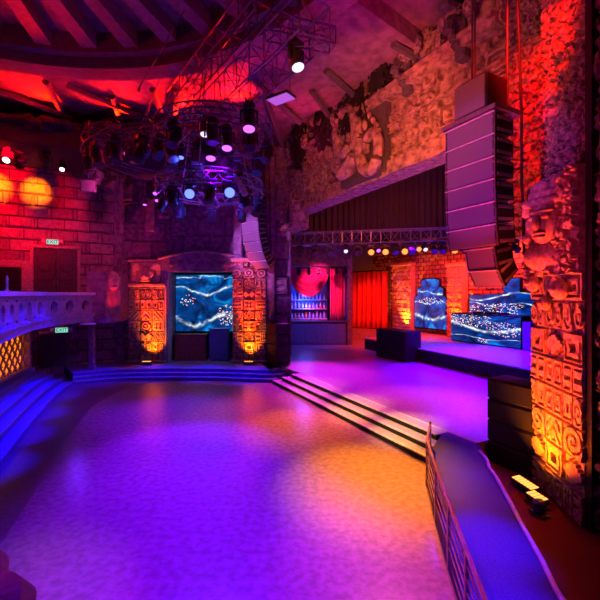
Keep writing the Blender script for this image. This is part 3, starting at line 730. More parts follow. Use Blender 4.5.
# dark vines over the arch
rv=random.Random(7)
VG='hanging vines along the stage arch'
for (px,py,hgt,wd,lab) in ((300,142,2.4,1.4,'dark hanging vine cluster farthest along the arch, left of the scroll'),(325,118,2.8,1.3,'dark vine cluster hanging just left of the scroll ornament'),(352,98,2.6,2.3,'tall dark vine cluster above the scroll ornament'),(381,62,1.7,1.4,'small dark vine cluster under the cornice right of the scroll ornament')):
    k=(px-300)/F; Y=(PB-.7)/(k*U.x+U.y); c=Vector((k*Y,Y,zat(py,Y)))
    rt=thing('hanging_vine',lab,'vine',c,STAGE_ROT,VG)
    m=MB()
    for i in range(8):
        x=rv.uniform(-wd/2,wd/2); pts=[(x,.35,hgt*.45)]
        for q in range(5): pts.append((x+rv.uniform(-.12,.12)+.05*q,-.05+rv.uniform(-.1,.1),hgt*.4-hgt*(q+1)/5.5*rv.uniform(.7,1)))
        m.tube(pts,.03,5)
    m.build('stem',M_['leaf'],rt)
    m=MB()
    for i in range(420):
        x=rv.gauss(0,wd*.3); z=rv.uniform(-hgt*.5,hgt*.5); 
        if abs(x)>wd*.5*(1.1-abs(z/hgt)): continue
        y=rv.uniform(-.35,.15); L=rv.uniform(.18,.42); an=rv.uniform(-2.6,-.5); t=rv.uniform(-.5,.5)
        d_=Vector((math.cos(an),t*.5,math.sin(an)))*L; s2=Vector((-math.sin(an),.3,math.cos(an)))*L*.28; p=Vector((x,y,z)); th=Vector((0,.02,0))
        m.add([p,p+d_*.5+s2,p+d_,p+d_*.5-s2,p+d_*.5+th*2],[(0,1,4),(1,2,4),(2,3,4),(3,0,4),(0,3,2,1)])
    m.build('foliage',M_['leaf'],rt)

# ------------------------------------------------------------------ drapes
def drape(mb, A, B, z0, z1, folds, amp, nz_=6, n=None, hemfn=None, ph=0):
    A=Vector((A[0],A[1],0)); B=Vector((B[0],B[1],0)); d=(B-A); L=d.length; d.normalize(); nn=Vector((d.y,-d.x,0))
    N=n or folds*10; vs=[]; th=.03
    for side in (0,1):
        for j in range(nz_+1):
            for i in range(N+1):
                t=i/N; zt=z0+(z1-z0)*j/nz_
                f=math.sin(t*folds*2*PI+ph+.9*math.sin(t*17))*amp*(1+.25*math.sin(t*43))
                p=A+d*(L*t)+nn*(f*(1-.2*j/nz_)+ (0 if side==0 else -th)); vs.append((p.x,p.y,zt))
    w=N+1; off=(nz_+1)*w; fs=[]
    for j in range(nz_):
        for i in range(N):
            q=(j*w+i,j*w+i+1,(j+1)*w+i+1,(j+1)*w+i); fs.append(q); fs.append(tuple(off+k for k in reversed(q)))
    for i in range(N):
        fs.append((i+1,i,off+i,off+i+1)); k=nz_*w; fs.append((k+i,k+i+1,off+k+i+1,off+k+i))
    for j in range(nz_):
        fs.append((j*w,(j+1)*w,off+(j+1)*w,off+j*w)); k=N; fs.append(((j+1)*w+k,j*w+k,off+j*w+k,off+(j+1)*w+k))
    mb.add(vs,fs); return mb
m=MB(); drape(m,(-.9,28.6),(12.5,25.2),8.3,15.0,34,.20)
tag(m.build('stage_curtain',M_['blackdrape'],smooth=True),'wide black pleated curtain hanging inside the stage arch','curtain')

# ------------------------------------------------------------------ stage back and side walls
M_['bbrick']=brick_mat('stage_block_wall',(.50,.28,.20),(.34,.17,.12),(.10,.05,.04),.62,.34,axis=tuple(-D),bump=.9)
PBK=24.0
def bw(s,t):
    row=int(t//.34); x=s+(row%2)*.31; c=int(x//.62); fx=(x/.62)%1; fy=(t/.34)%1
    g=0 if (fx<.07 or fx>.93 or fy<.1 or fy>.9) else 1
    return g*(.04+.10*hsh(row,c,5))
def a_of(px,b): 
    k=(px-300)/F; Y=b/(k*U.x+U.y); return Vector((k*Y,Y,0)).dot(D), Y
aL,_=a_of(386,PBK); aR,_=a_of(556,PBK); a0,ya=a_of(413,PBK); a1,yb=a_of(447,PBK)
def wallseg(nm,a_hi,a_lo,z0,z1):
    relief(nm,S(a_hi,PBK,z0),-D,ZUP,nP,a_hi-a_lo,z1-z0,max(6,int((a_hi-a_lo)/.11)),max(6,int((z1-z0)/.085)),bw,.4,M_['bbrick'])['kind']='structure'
wallseg('wall_stage_back',aL+3.5,aR,0,9.5)
# arched niche surround and screens standing just in front of the back wall
def arch_screen(px0,px1,pytop,pybot,b,name,label,m_,arched=True,step=None):
    a0,y0=a_of(px0,b); a1,y1=a_of(px1,b); z0=zat(pybot,(y0+y1)/2); z1=zat(pytop,(y0+y1)/2); W=a0-a1; H=z1-z0
    root=thing(name,label,'screen',S((a0+a1)/2,b,z0),STAGE_ROT)
    if step: prof=[(-W/2,0),(W/2,0)]+[(x*W/2,z*H) for x,z in step]
    else:
        prof=[(-W/2,0),(W/2,0),(W/2,H*.62),(W*.40,H*.66),(W*.40,H*.80),(W*.28,H*.84),(W*.28,H*.97),(W*.12,H),(-W*.12,H),(-W*.28,H*.97),(-W*.28,H*.84),(-W*.40,H*.80),(-W*.40,H*.66),(-W/2,H*.62)]
    def ext(p,y0_,y1_):
        n=len(p); vs=[(x,y0_,z) for x,z in p]+[(x,y1_,z) for x,z in p]
        fs=[tuple(range(n)),tuple(reversed(range(n,2*n)))]+[((i+1)%n,i,i+n,(i+1)%n+n) for i in range(n)]
        return vs,fs
    m=MB(); m.add(*ext(prof,-.02,.03)); m.build('display',m_,root)
    big=[(x*1.06,(z-H/2)*1.05+H/2) for x,z in prof]
    m=MB(); m.add(*ext(big,.03,.25)); m.build('cabinet_back',M_['black'],root)
    return root,W,H,z0
M_['scr_b']=screen_mat('arch_video',0,2,[(.72,.03,6,0,.03),(.22,.04,6,1.5,.06),(.52,.02,9,.5,.02)],[(.5,.55,.5,.09)],1.7,base=((0,.004,.04),(0,.04,.30),(.0,.2,.65)))
M_['scr_c']=screen_mat('wide_video',0,2,[(.55,.10,5,4,.035),(.35,.05,8,1.5,.02)],[(.35,.18,.5,.22),(.6,.3,.3,.1)],1.7,base=((0,.004,.04),(0,.03,.26),(.0,.14,.6)),nscale=2.2)
M_['scr_d']=screen_mat('booth_video',0,2,[(.60,.16,4.2,2.2,.09),(.2,.05,8,0,.02)],[(.3,.80,.42,.32),(.8,.55,.3,.3),(.5,.1,.12,.1)],1.7,base=((0,.003,.03),(0,.025,.16),(.0,.14,.55)),nscale=2.6)
arch_screen(415,446,279,328,23.6,'arch_screen','stepped-arch blue screen set in the orange brick back wall, left of the booth',M_['scr_b'])
arch_screen(470,536,279,318,23.55,'arch_screen','wide blue screen with a raised stepped top behind the booth',M_['scr_c'],step=[(1,.62),(.55,.66),(.55,1.0),(.1,1.0),(.1,.62),(-1,.58)])
# orange block pilasters at the back of the stage
for (px0,px1,seed,lab) in ((374,385,3,'slim orange-lit carved pilaster beside the red curtain'),(393,411,5,'orange-lit block pilaster left of the stepped-arch screen'),(448,463,8,'orange-lit carved pilaster between the two blue wall screens')):
    b_=23.3 if px0!=374 else 24.2
    a0,y0=a_of(px0,b_); a1,y1=a_of(px1,b_); W=a0-a1; H=zat(266,(y0+y1)/2)-RZ
    root=thing('block_pilaster',lab,'pilaster',S((a0+a1)/2,b_,RZ),STAGE_ROT)
    if px0==393: f=lambda s,t: bw(s+.2,t)*1.3
    else: f=lambda s,t,seed=seed,W=W,H=H: .15*mask_panel(abs(s-W/2),t,W,H,seed,.55,.24)
    relief('carved_shaft',(-W/2,0,0),(1,0,0),ZUP,(0,-1,0),W,H,30,110,f,.5,M_['stone'],root)
    m=MB(); m.bbox((-W/2-.1,-.25,H),(W/2+.1,.5,H+.25),.04); m.build('capital',M_['stone'],root)
# red brick side return at stage right and rear left
mb=MB(); 
P=[S(6.0,10.8).xy,S(7.4,24.4).xy]; 
relief('wall_stage_right',S(7.4,24.0,0),(S(4.9,10.9)-S(7.4,24.0)),ZUP,(U*-.19+D*1).normalized(),(S(4.9,10.9)-S(7.4,24.0)).length,9.5,120,110,bw,.3,M_['bbrick'])['kind']='structure'
mb=MB(); mb.prism([S(31,10.5).xy.to_tuple(),S(31.3,10.5).xy.to_tuple(),S(31.3,25).xy.to_tuple(),S(31,25).xy.to_tuple()],0,13.5); struct('wall_stage_left',mb,M_['darkstone'])
# red curtain
A=at(353,300,37.2); B=at(387,300,34.8)
m=MB(); drape(m,A,B,RZ+.05,zat(272,36),7,.16); tag(m.build('red_curtain',M_['reddrape'],smooth=True),'tall red pleated curtain at the rear left of the stage','curtain')
m=MB(); A2=A+(A-B).normalized()*.2; B2=B+(B-A).normalized()*.2; m.tube([(A2.x,A2.y,zat(271,36)),(B2.x,B2.y,zat(271,36))],.06,8)
for q in (A2,B2): m.tube([(q.x,q.y,.5),(q.x,q.y,zat(271,36))],.06,8)
tag(m.build('curtain_frame',M_['darkmetal']),'dark pipe frame carrying the red curtain','frame')
# low back step left of riser
mb=MB(); q=[at(345,300,34),at(392,300,32),at(396,300,38),at(340,300,42)]; mb.prism([(p.x,p.y) for p in q],STH,RZ-.02); struct('floor_rear',mb,M_['stagefloor'])

# ------------------------------------------------------------------ DJ booth
a0,y0=a_of(451,21.5); a1,y1=a_of(521,21.5); W=a0-a1; zt=zat(315,(y0+y1)/2); H=zt-RZ
root=thing('dj_booth','booth with a wide glittering blue video front on the stage platform','booth',S((a0+a1)/2,21.5,RZ),STAGE_ROT)
m=MB(); m.bbox((-W/2,.04,0),(W/2,1.5,H),.03); m.build('desk_body',M_['black'],root)
m=MB(); m.cbox((0,0,H/2+.02),(W-.06,.05,H-.12)); m.build('display',M_['scr_d'],root)
m=MB(); m.bbox((-W/2-.05,-.05,H),(W/2+.05,1.55,H+.05),.01); m.build('desk_top',M_['cab'],root)
# gear on the booth top
for i,(x,w_) in enumerate(((-.8,.45),(.1,.55),(1.0,.45))):
    rt=thing('dj_player' if i!=1 else 'dj_mixer',('dark disc player on the booth desk, left of the mixer','dark mixer in the middle of the booth desk','dark disc player on the booth desk, right of the mixer')[i],'audio deck',S((a0+a1)/2,21.5,RZ)-D*x+U*.6+Vector((0,0,H+.05)),STAGE_ROT)
    m=MB(); m.bbox((-w_/2,-.25,0),(w_/2,.25,.12),.02); m.build('body',M_['cab'],rt)
    m=MB()
    if i!=1: m.lathe([(.17,0),(.16,.025)],Matrix.Translation((0,-.02,.12)),16); m.build('jog_wheel',M_['steel'],rt)
    else:
        for a in range(4):
            for b in range(3): m.lathe([(.02,0),(.015,.03)],Matrix.Translation((-.18+.12*a,-.12+.1*b,.12)),8)
        m.build('knobs',M_['steel'],rt)
# speaker at the right of the booth, small round lamp stand
def monitor(px,b,pytop,label,w_=.55,base=RZ,nm='monitor_speaker'):
    a0,y0=a_of(px,b); h=zat(pytop,y0)-base
    rt=thing(nm,label,'speaker',S(a0,b,base),STAGE_ROT)
    m=MB(); m.bbox((-w_/2,-.02,0),(w_/2,.5,h),.03); m.build('enclosure',M_['cab'],rt)
    m=MB(); m.bbox((-w_/2+.04,-.05,.05),(w_/2-.04,-.015,h-.05),.01); g=m.build('grille',M_['grille'],rt)
    return rt
monitor(527,21.4,322,'slim black speaker standing at the right end of the video booth')
monitor(350,25.5,296,'tall narrow black speaker left of the red curtain',.9,RZ-.02)
# black cases
def case(px0,px1,b,pytop,label,base=STH,dep=1.2,rows=2):
    a0,y0=a_of(px0,b); a1,y1=a_of(px1,b); W=a0-a1; H=zat(pytop,(y0+y1)/2)-base
    rt=thing('subwoofer_cabinet',label,'subwoofer',S((a0+a1)/2,b,base),STAGE_ROT)
    m=MB(); m.bbox((-W/2,0,0),(W/2,dep,H),.04); m.build('enclosure',M_['cab'],rt)
    for r_ in range(rows):
        m=MB(); m.bbox((-W/2+.06,-.03,H*r_/rows+.05),(W/2-.06,.02,H*(r_+1)/rows-.05),.01); m.build('grille',M_['black'],rt)
    return rt
case(376,406,15.8,330,'low black cabinet standing on the stage left of the violet platform')
# ------------------------------------------------------------------ subwoofer stacks beside the stage arch
def substack(a_c,b_c,base,h,W,labels,group):
    for i in range(4):
        rt=thing('subwoofer',labels[i],'subwoofer',S(a_c,b_c,base+i*h),STAGE_ROT,group)
        m=MB(); m.bbox((-W/2,0,0),(W/2,.82,h-.008),.03); m.build('enclosure',M_['cab'],rt)
        m=MB(); m.bbox((-W/2+.04,-.03,.04),(W/2-.04,.01,h-.05),.012); m.build('grille',M_['black'],rt)
        m=MB()
        for sx in (-1,1): m.bbox((sx*(W/2)-.015,.35,h*.4),(sx*(W/2)+.015,.65,h*.6),.008)
        m.build('handle',M_['darkmetal'],rt)
nm_=['lowest','second from the bottom','third from the bottom','topmost']
substack(6.45,9.32,.012,.56,1.28,['large black subwoofer in the near stack right of the steps, %s'%n for n in nm_],'near subwoofer stack')
substack(20.6,8.75,PLZ,.60,1.5,['black subwoofer in the far stack beside the orange pillar, %s'%n for n in nm_],'far subwoofer stack')

# ------------------------------------------------------------------ line arrays
def line_array(root_loc, W, Hc, angles, label, top_sub=True):
    root=thing('line_array',label,'speaker array',root_loc,STAGE_ROT)
    y=0; z=0
    # flying frame at z=0 downward
    m=MB(); m.bbox((-W/2-.08,-.08,-.02),(-W/2+.06,.85,.10),.01); m.bbox((W/2-.06,-.08,-.02),(W/2+.08,.85,.10),.01); m.bbox((-W/2-.08,-.12,-.02),(W/2+.08,.02,.08),.01); m.bbox((-W/2,.7,0),(W/2,.82,.08),.01)
    m.build('flying_frame',M_['steel'],root)
    z=-.05
    W0=W
    for i,an in enumerate(angles):
        W=W0 if (i<6 or not top_sub) else W0*.58
        A=Matrix.Translation((0 if W==W0 else .12,y,z))@Matrix.Rotation(R(an),4,'X')
        # local cabinet: top front edge at origin, extends down
        m=MB()
        prof=[(0,0),(.62,-.07),(.62,-Hc+.07),(0,-Hc)]
        n=4; vs=[(-W/2,yy,zz) for yy,zz in prof]+[(W/2,yy,zz) for yy,zz in prof]
        fs=[(0,1,2,3),(7,6,5,4)]+[(j,j+4,(j+1)%4+4,(j+1)%4) for j in range(4)]
        m.add(vs,fs); cab=m.build('cabinet',M_['cab'],root,M=A)
        m=MB(); m.bbox((-W/2+.035,-.035,-Hc+.025),(W/2-.035,.01,-.025),.015); m.build('grille',M_['grille'],cab,M=A)
        m=MB(); m.cbox((0,-.045,-.012),(W+.02,.04,.024)); m.build('glint_strip',M_['edge'],cab,M=A)  # pale strip paints the bright reflection along the cabinet seam
        m=MB()
        for sx in (-1,1):
            m=MB(); m.cbox((sx*W/2,-.02,-Hc/2),(.02,.03,Hc-.02))
            for f_ in (.25,.75): m.lathe([(.028,0),(.02,.03)],A.__class__.Translation((sx*(W/2-.02),-.03,-Hc*f_))@Matrix.Rotation(PI/2,4,'X'),8)
            m.bbox((sx*(W/2+.015)-.012,.05,-Hc*.85),(sx*(W/2+.015)+.012,.55,-Hc*.7),.005); m.bbox((sx*(W/2+.015)-.012,.05,-Hc*.3),(sx*(W/2+.015)+.012,.55,-Hc*.15),.005)
            m.build('rigging_plate',M_['steel'],cab,M=A)
        v=A@Vector((0,0,-Hc)); y,z=v.y,v.z
        if top_sub and i==5: y+=.10
    if top_sub:
        m=MB(); m.bbox((-.47,.0,.12),(.47,.75,.96),.04); tp=m.build('top_cabinet',M_['cab'],root)
        m=MB(); m.bbox((-.43,-.03,.16),(.43,.01,.92),.02); m.build('grille',M_['grille'],tp)
    W=W0; zt=CZ+.6-root_loc.z
    for (x,yy) in ((-.45,.75),(.45,.75),(.0,.1)):
        m=MB(); m.tube([(x,yy,.06),(x,yy,zt)],.025,6); m.build('chain',M_['darkmetal'],root)
    m=MB(); pts=[(W/2-.1,.75,zt),(W/2-.05,.9,2),(W/2+.05,.85,0),(W/2+.02,.9,-1.5),(W/2,1.0,-Hc*len(angles)*.6),(W/2,1.0,-Hc*len(angles)*.8)]; m.tube(pts,.03,6); m.build('cable_loom',M_['black'],root)
    return root
line_array(S(6.40,7.80,8.62),1.36,.50,[0,0,1,2,3,6,12,34],'large violet-lit line array hanging at the right of the stage arch')
line_array(S(20.9,7.55,zat(192,22.1)),1.35,.56,[-4,-2,2,7,13,20,28,36],'small curved line array hanging at the far left of the stage arch',False).rotation_euler.z=STAGE_ROT+R(26)

# ------------------------------------------------------------------ near pillar at the right edge
PX=lambda Y: 5.72-(9.45-Y)*.10
A=Vector((5.74,9.5,0)); B=Vector((5.50,7.45,0)); dv=(B-A).normalized(); nl=Vector((-abs(dv.y),0,0)); nl=Vector((dv.y,-dv.x,0)).normalized()
if nl.x>0: nl=-nl
Wp=(B-A).length
root=thing('carved_pillar','huge orange-lit carved stone pillar at the right edge','pillar',(A.x,A.y,0))
Mi=Matrix.Translation(-A)
def pf(s,t):
    return .11*mask_panel(abs(s-Wp/2),t,Wp,5,41,.62,.36)+.02*fbm(s*5,t*5,4)
def addrel(nm,z0,z1,fn,nu,nv,matr,th=.9,o=A,W=Wp,u=dv,n=nl):
    return relief(nm,o+Vector((0,0,z0))-A,u,ZUP,n,W,z1-z0,nu,nv,fn,th,matr,root)
addrel('carved_face',0,4.9,pf,130,300,M_['stone'])
def rough(s,t): return -.22+.10*fbm(s*1.8+3,t*1.6,2)+.10*(1 if vor(s*4.2,t*3.6,6)>.13 else 0)+.05*fbm(s*7,t*7,1)
addrel('upper_shaft',7.0,13.7,rough,60,170,M_['rough'])
def collar(s,t): return .18+.12*(1 if vor(s*4.5,t*4.5,3)>.16 else 0)+.06*fbm(s*5,t*5)
addrel('rubble_collar',4.9,7.0,collar,60,60,M_['stone'],.9)
# idol head
c=A.lerp(B,.52)+nl*.22-A; 
rot=Matrix.Translation((c.x,c.y,6.05))@Matrix.Rotation(math.atan2(nl.y,nl.x)+PI/2+R(28),4,'Z')@Matrix.Scale(.85,4)
m=MB(); m.ell((0,0,0),(.46,.42,.62),nu=20,nv=14);  m.ell((0,-.44,-.05),(.10,.14,.2)); m.ell((-.17,-.38,.1),(.11,.07,.07)); m.ell((.17,-.38,.1),(.11,.07,.07)); m.ell((0,-.40,-.30),(.19,.09,.05)); m.ell((0,-.38,-.40),(.16,.09,.05)); m.ell((0,-.36,.24),(.38,.1,.06)); m.ell((-.5,0,-.05),(.12,.16,.26)); m.ell((.5,0,-.05),(.12,.16,.26)); m.ell((-.55,-.05,-.35),(.15,.12,.15)); m.ell((.55,-.05,-.35),(.15,.12,.15)); m.ell((0,.15,-.85),(.8,.4,.42)); m.bbox((-.5,-.38,.42),(.5,.3,.60),.04); m.bbox((-.36,-.32,.60),(.36,.3,.80),.04); m.bbox((-.62,-.22,.2),(-.44,.2,.62),.04); m.bbox((.44,-.22,.2),(.62,.2,.62),.04); m.bbox((-.2,-.36,.78),(.2,.3,1.0),.04)
m.build('idol_head',M_['stone'],root,smooth=True,M=rot)
m=MB(); c2=c+Vector((0,0,0)); 
for (s_,z_,r_) in ((.3,4.75,.22),(1.45,4.6,.24),(.85,4.3,.18)):
    q=dv*s_+nl*.2; m.ell((q.x,q.y,z_),(r_*.6,r_,r_*.9)); m.ell((q.x+nl.x*r_*.5,q.y+nl.y*r_*.5,z_),(r_*.4,r_*.4,r_*.35))
m.build('carved_boss',M_['stone'],root,smooth=True)
# dark stone face beyond, and a black strip painting the shade of a recess
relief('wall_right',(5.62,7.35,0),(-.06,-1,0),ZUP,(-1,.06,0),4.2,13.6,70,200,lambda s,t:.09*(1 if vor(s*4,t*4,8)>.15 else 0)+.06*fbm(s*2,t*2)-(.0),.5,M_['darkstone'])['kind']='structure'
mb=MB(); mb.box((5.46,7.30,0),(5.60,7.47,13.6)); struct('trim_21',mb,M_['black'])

# floor uplights
def uplight(loc,rz,label,nm='floor_uplight',w_=.5,cells=5,tilt=-35):
    rt=thing(nm,label,'uplight',loc,rz)
    m=MB(); m.bbox((-w_/2-.04,-.12,0),(w_/2+.04,.12,.03),.008); m.build('base',M_['darkmetal'],rt)
    A=Matrix.Translation((0,0,.14))@Matrix.Rotation(R(tilt),4,'X')
    m=MB(); m.bbox((-w_/2,-.13,-.07),(w_/2,.13,.05),.01,M=A); 
    m.build('housing',M_['darkmetal'],rt)
    m=MB()
    for i in range(cells): m.cbox((-w_/2+w_*(i+.5)/cells,0,.055),(w_/cells*.72,.2,.012),M=A)
    m.build('lens',M_['orange_l'],rt)
    m=MB()
    for sx in (-1,1): m.cbox((sx*(w_/2+.02),0,.1),(.015,.05,.2))
    m.build('bracket',M_['darkmetal'],rt)
    return rt
uplight((5.14,8.90,.012),R(100),'glowing orange floor uplight at the foot of the huge pillar, nearer the speakers',w_=.62,cells=7,tilt=-8)
uplight((5.05,8.30,.012),R(100),'glowing orange floor uplight at the foot of the huge pillar, farther from the speakers',w_=.40,cells=4,tilt=-8)
rt=thing('floor_fixture','small dark lamp housing on the red carpet below the floor uplights','lamp',(4.88,7.95,.01),R(100))
m=MB(); m.bbox((-.18,-.12,0),(.18,.12,.04),.01); m.build('base',M_['darkmetal'],rt); m=MB(); m.lathe([(.09,0),(.12,.04),(.12,.2),(.08,.24)],Matrix.Translation((0,0,.05)),14); m.build('head',M_['bluepanel'],rt)
for px,lab in ((148,'small orange uplight at the foot of the carved pillar left of the alcove'),(249,'small orange uplight at the foot of the carved pillar right of the alcove')):
    x=at(px,0,YF-1.1).x; uplight((x,YF-1.3,PLZ),0,lab,tilt=0,cells=4)

# ------------------------------------------------------------------ trusses and fixtures
def box_truss(mb, A, B, w_, h_, bays, r=.03, ends=True, side=None):
    A=Vector(A);B=Vector(B); d=(B-A).normalized(); s_=d.cross(ZUP).normalized() if side is None else side
    c=[s_*0,s_*w_,s_*w_+ZUP*h_,ZUP*h_]
    for q in c: mb.tube([A+q,B+q],r,7)
    for i in range(bays+1):
        p=A.lerp(B,i/bays)
        for k in range(4): mb.tube([p+c[k],p+c[(k+1)%4]],r*.6,5)
        if i<bays:
            p2=A.lerp(B,(i+1)/bays)
            for k in range(4):
                if i%2: mb.tube([p+c[k],p2+c[(k+1)%4]],r*.55,5)
                else: mb.tube([p+c[(k+1)%4],p2+c[k]],r*.55,5)
M_['trussd']=mat('truss_dark_aluminium',(.16,.14,.16),.4,metal=.6)
tA=Vector((-.02,8.86,10.5)); tB=tA+Vector((-.587,.81,0))*8.6
root=thing('box_truss','long aluminium box truss running away under the ceiling to the lighting rig','truss',tA)
m=MB(); box_truss(m,Vector(),tB-tA,.9,.9,11,r=.026,side=Vector((.81,.587,0))); m.build('lattice',M_['truss'],root)
for k in (.08,.5,.92):
    p=(tB-tA)*k; m=MB(); m.tube([p+Vector((.4,.3,.9)),p+Vector((.4,.3,3.3))],.018,6); m.tube([p+Vector((.0,.0,.9)),p+Vector((.4,.3,1.6)),p+Vector((.81,.587,.9))],.014,6); m.build('hoist_chain',M_['steel'],root)
m=MB(); m.cbox(tuple(((tB-tA)*.12+Vector((.4,.3,1.7)))),(.3,.3,.45)); m.build('hoist_motor',M_['darkmetal'],root)
# second truss above
tC=Vector((-.75,9.4,12.1)); root=thing('box_truss','dark truss high above the long box truss','truss',tC)
m=MB(); box_truss(m,Vector(),Vector((-.587,.81,0))*8,.6,.6,10,r=.03,side=Vector((.81,.587,0))); m.build('lattice',M_['trussd'],root)
root=thing('cross_truss','short dark truss crossing behind the end of the long box truss','truss',(-1.0,11.4,11.9))
m=MB(); box_truss(m,Vector(),Vector((1.9,.6,0)),.5,.5,3,r=.03); m.build('lattice',M_['trussd'],root)

def ring_truss(c,r_,label,mat_,h_=.4,w_=.4,n=28,rt=.03,z=None,rcab=3):
    root=thing('ring_truss',label,'truss',c)
    m=MB()
    for dr in (0,w_):
        for dz in (0,h_):
            m.tube([((r_+dr)*math.cos(2*PI*i/48),(r_+dr)*math.sin(2*PI*i/48),dz) for i in range(49)],rt,6,cap=False)
    for i in range(n):
        a=2*PI*i/n; b_=2*PI*(i+1)/n
        f=lambda an,dr,dz: ((r_+dr)*math.cos(an),(r_+dr)*math.sin(an),dz)
        m.tube([f(a,0,0),f(b_,0,h_)],rt*.55,5); m.tube([f(a,w_,h_),f(b_,w_,0)],rt*.55,5); m.tube([f(a,0,0),f(a,w_,0)],rt*.55,5); m.tube([f(a,0,h_),f(a,w_,h_)],rt*.55,5)
    m.build('lattice',mat_,root)
    for k in range(rcab):
        a=2*PI*k/rcab+.5; m=MB(); m.tube([(r_*math.cos(a),r_*math.sin(a),h_),(r_*math.cos(a)*.3,r_*math.sin(a)*.3,CZ+.6-c[2])],.016,6); m.build('hanging_cable',M_['steel'],root)
    return root
RC1=Vector((-3.35,14.6,8.25)); RC2=Vector((-5.6,17.0,10.2)); RC3=Vector((-3.1,14.2,10.1))
ring_truss(RC1,1.55,'lower ring truss carrying the blue-glowing moving heads',M_['truss'])
ring_truss(RC2,3.0,'large dark ring truss crowded with unlit fixtures over the far left of the dance floor',M_['trussd'],.45,.45,34)
ring_truss(RC3,1.7,'upper ring truss carrying the violet lamps',M_['trussd'])
root=thing('spine_truss','short dark truss joining the lighting rings to the left','truss',(-9.6,18.0,11.1))
m=MB(); box_truss(m,Vector(),Vector((6.2,-2.4,0)),.45,.45,10,r=.028); m.build('lattice',M_['trussd'],root)

def moving_head_proto(lens):
    root=bpy.data.objects.new('moving_head',None); COL.objects.link(root); root['category']='stage light'
    m=MB(); m.bbox((-.17,-.15,-.16),(.17,.15,0),.03); m.tube([(0,0,0),(0,0,.1)],.03,6); m.tube([(-.1,0,.08),(.1,0,.08)],.035,6)
    m.build('base',M_['darkmetal'],root)
    m=MB(); m.bbox((-.25,-.05,-.22),(.25,.05,-.16),.01); m.bbox((-.25,-.05,-.52),(-.20,.05,-.16),.01); m.bbox((.20,-.05,-.52),(.25,.05,-.16),.01); m.build('yoke',M_['darkmetal'],root)
    return root
def moving_head(loc,aim,lens,label,size=1.0,group=None,up=False):
    root=moving_head_proto(lens); root.location=loc; root['label']=label; root.scale=(1,1,1)
    if group: root['group']=group
    v=Vector(aim)-(Vector(loc)+Vector((0,0,-.45*size)));
    rz=math.atan2(v.y,v.x)-PI/2; root.rotation_euler=(0,0,rz); root.scale=(size,size,size)
    tilt=math.atan2(v.z,math.hypot(v.x,v.y))    # negative down
    A=Matrix.Translation((0,0,-.45))@Matrix.Rotation(tilt-PI/2,4,'X')   # local +Z along the beam
    m=MB(); m.lathe([(.10,-.26),(.17,-.2),(.185,-.05),(.165,.08),(.175,.2),(.185,.26)],A,16); h=m.build('head',M_['darkmetal'],root,smooth=False)
    m=MB(); m.lathe([(.160,.262),(.155,.275)],A,16); m.build('lens',M_[lens],h)
    return root
rm=random.Random(12)
lit=[ # px,py,Y,lens,label,size
 (249,130,11.2,'violet_l','violet-glowing stage light nearest along the rig, right of the others',1.05),
 (227,149,12.8,'violet_l','violet-glowing stage light in the middle of the diagonal row of three',1.0),
 (211,159,13.6,'violet_l','violet-glowing stage light at the far end of the diagonal row of three',1.0),
 (205,135,12.9,'pale_l','pale white stage light above the diagonal violet row',.9),
 (181,158,14.6,'blue_l','small pale blue lamp left of the violet row',.7),
 (190,200,13.4,'blue_l','bright blue moving head under the lower ring, left of the pair',1.0),
 (230,199,13.4,'blue_l','bright blue moving head under the lower ring, right of the pair',1.05),
 (157,194,16.0,'violet_l','violet-glowing lamp beneath the large ring truss',.9),
 (158,201,16.4,'violet_l','small violet lamp just below its twin at the left of the rings',.7),
 (145,205,17.5,'violet_l','tiny violet lamp lowest at the left of the rings',.5)]
for (px,py,Y,ln,lab,sz) in lit:
    p=at(px,py,Y); aim=(p.x+.3,p.y-2.6,0) if ln!='blue_l' or py<190 else (p.x*.35,2.0,3.0)
    moving_head(p+Vector((0,0,.70*sz)),aim,ln,lab,sz)
# drop tubes connecting the diagonal row to a pipe
m=MB(); q=[at(249,130,11.2)+Vector((.0,0,.80)),at(211,159,13.6)+Vector((0,0,.80))]; e_=(q[1]-q[0]).normalized(); m.tube([q[0]-e_*.6,q[1]+e_*.8],.03,8)
m.tube([q[0],(q[0].x,q[0].y,CZ+.6)],.014,6); m.tube([q[1],(q[1].x,q[1].y,CZ+.6)],.014,6)
tag(m.build('lighting_bar',M_['trussd']),'thin hanging bar carrying the diagonal row of violet lights','pipe')
# unlit fixtures round the rings
G='unlit moving heads crowding the large ring truss'
for i in range(20):
    a=2*PI*i/20; r_=3.2; p=RC2+Vector((math.cos(a)*r_,math.sin(a)*r_,-.1))
    moving_head(p,(p.x+rm.uniform(-4,4),p.y-rm.uniform(-2,6),0),'off_l','unlit dark moving head hanging from the large ring truss',rm.uniform(1.1,1.35),G)
G='unlit moving heads on the lower ring truss'
for i in range(8):
    a=2*PI*i/8+.2; p=RC1+Vector((math.cos(a)*1.75,math.sin(a)*1.75,-.1))
    moving_head(p,(p.x+rm.uniform(-3,3),p.y-rm.uniform(1,6),0),'off_l','unlit moving head hanging from the lower ring truss',rm.uniform(.85,1.05),G)
G='unlit moving heads on the upper ring truss'
for i in range(9):
    a=2*PI*i/9; p=RC3+Vector((math.cos(a)*1.9,math.sin(a)*1.9,-.1))
    moving_head(p,(p.x+rm.uniform(-3,3),p.y-rm.uniform(1,6),0),'off_l','unlit moving head hanging from the upper ring truss',rm.uniform(.95,1.15),G)
G='unlit moving heads on the spine truss'
for i in range(6):
    p=Vector((-9.4,18.0,11.0)).lerp(Vector((-3.8,15.7,11.0)),i/5)+Vector((0,-.2,0))
    moving_head(p,(p.x+rm.uniform(-3,3),p.y-rm.uniform(1,6),0),'off_l','unlit moving head hanging from the short spine truss',1.15,G)
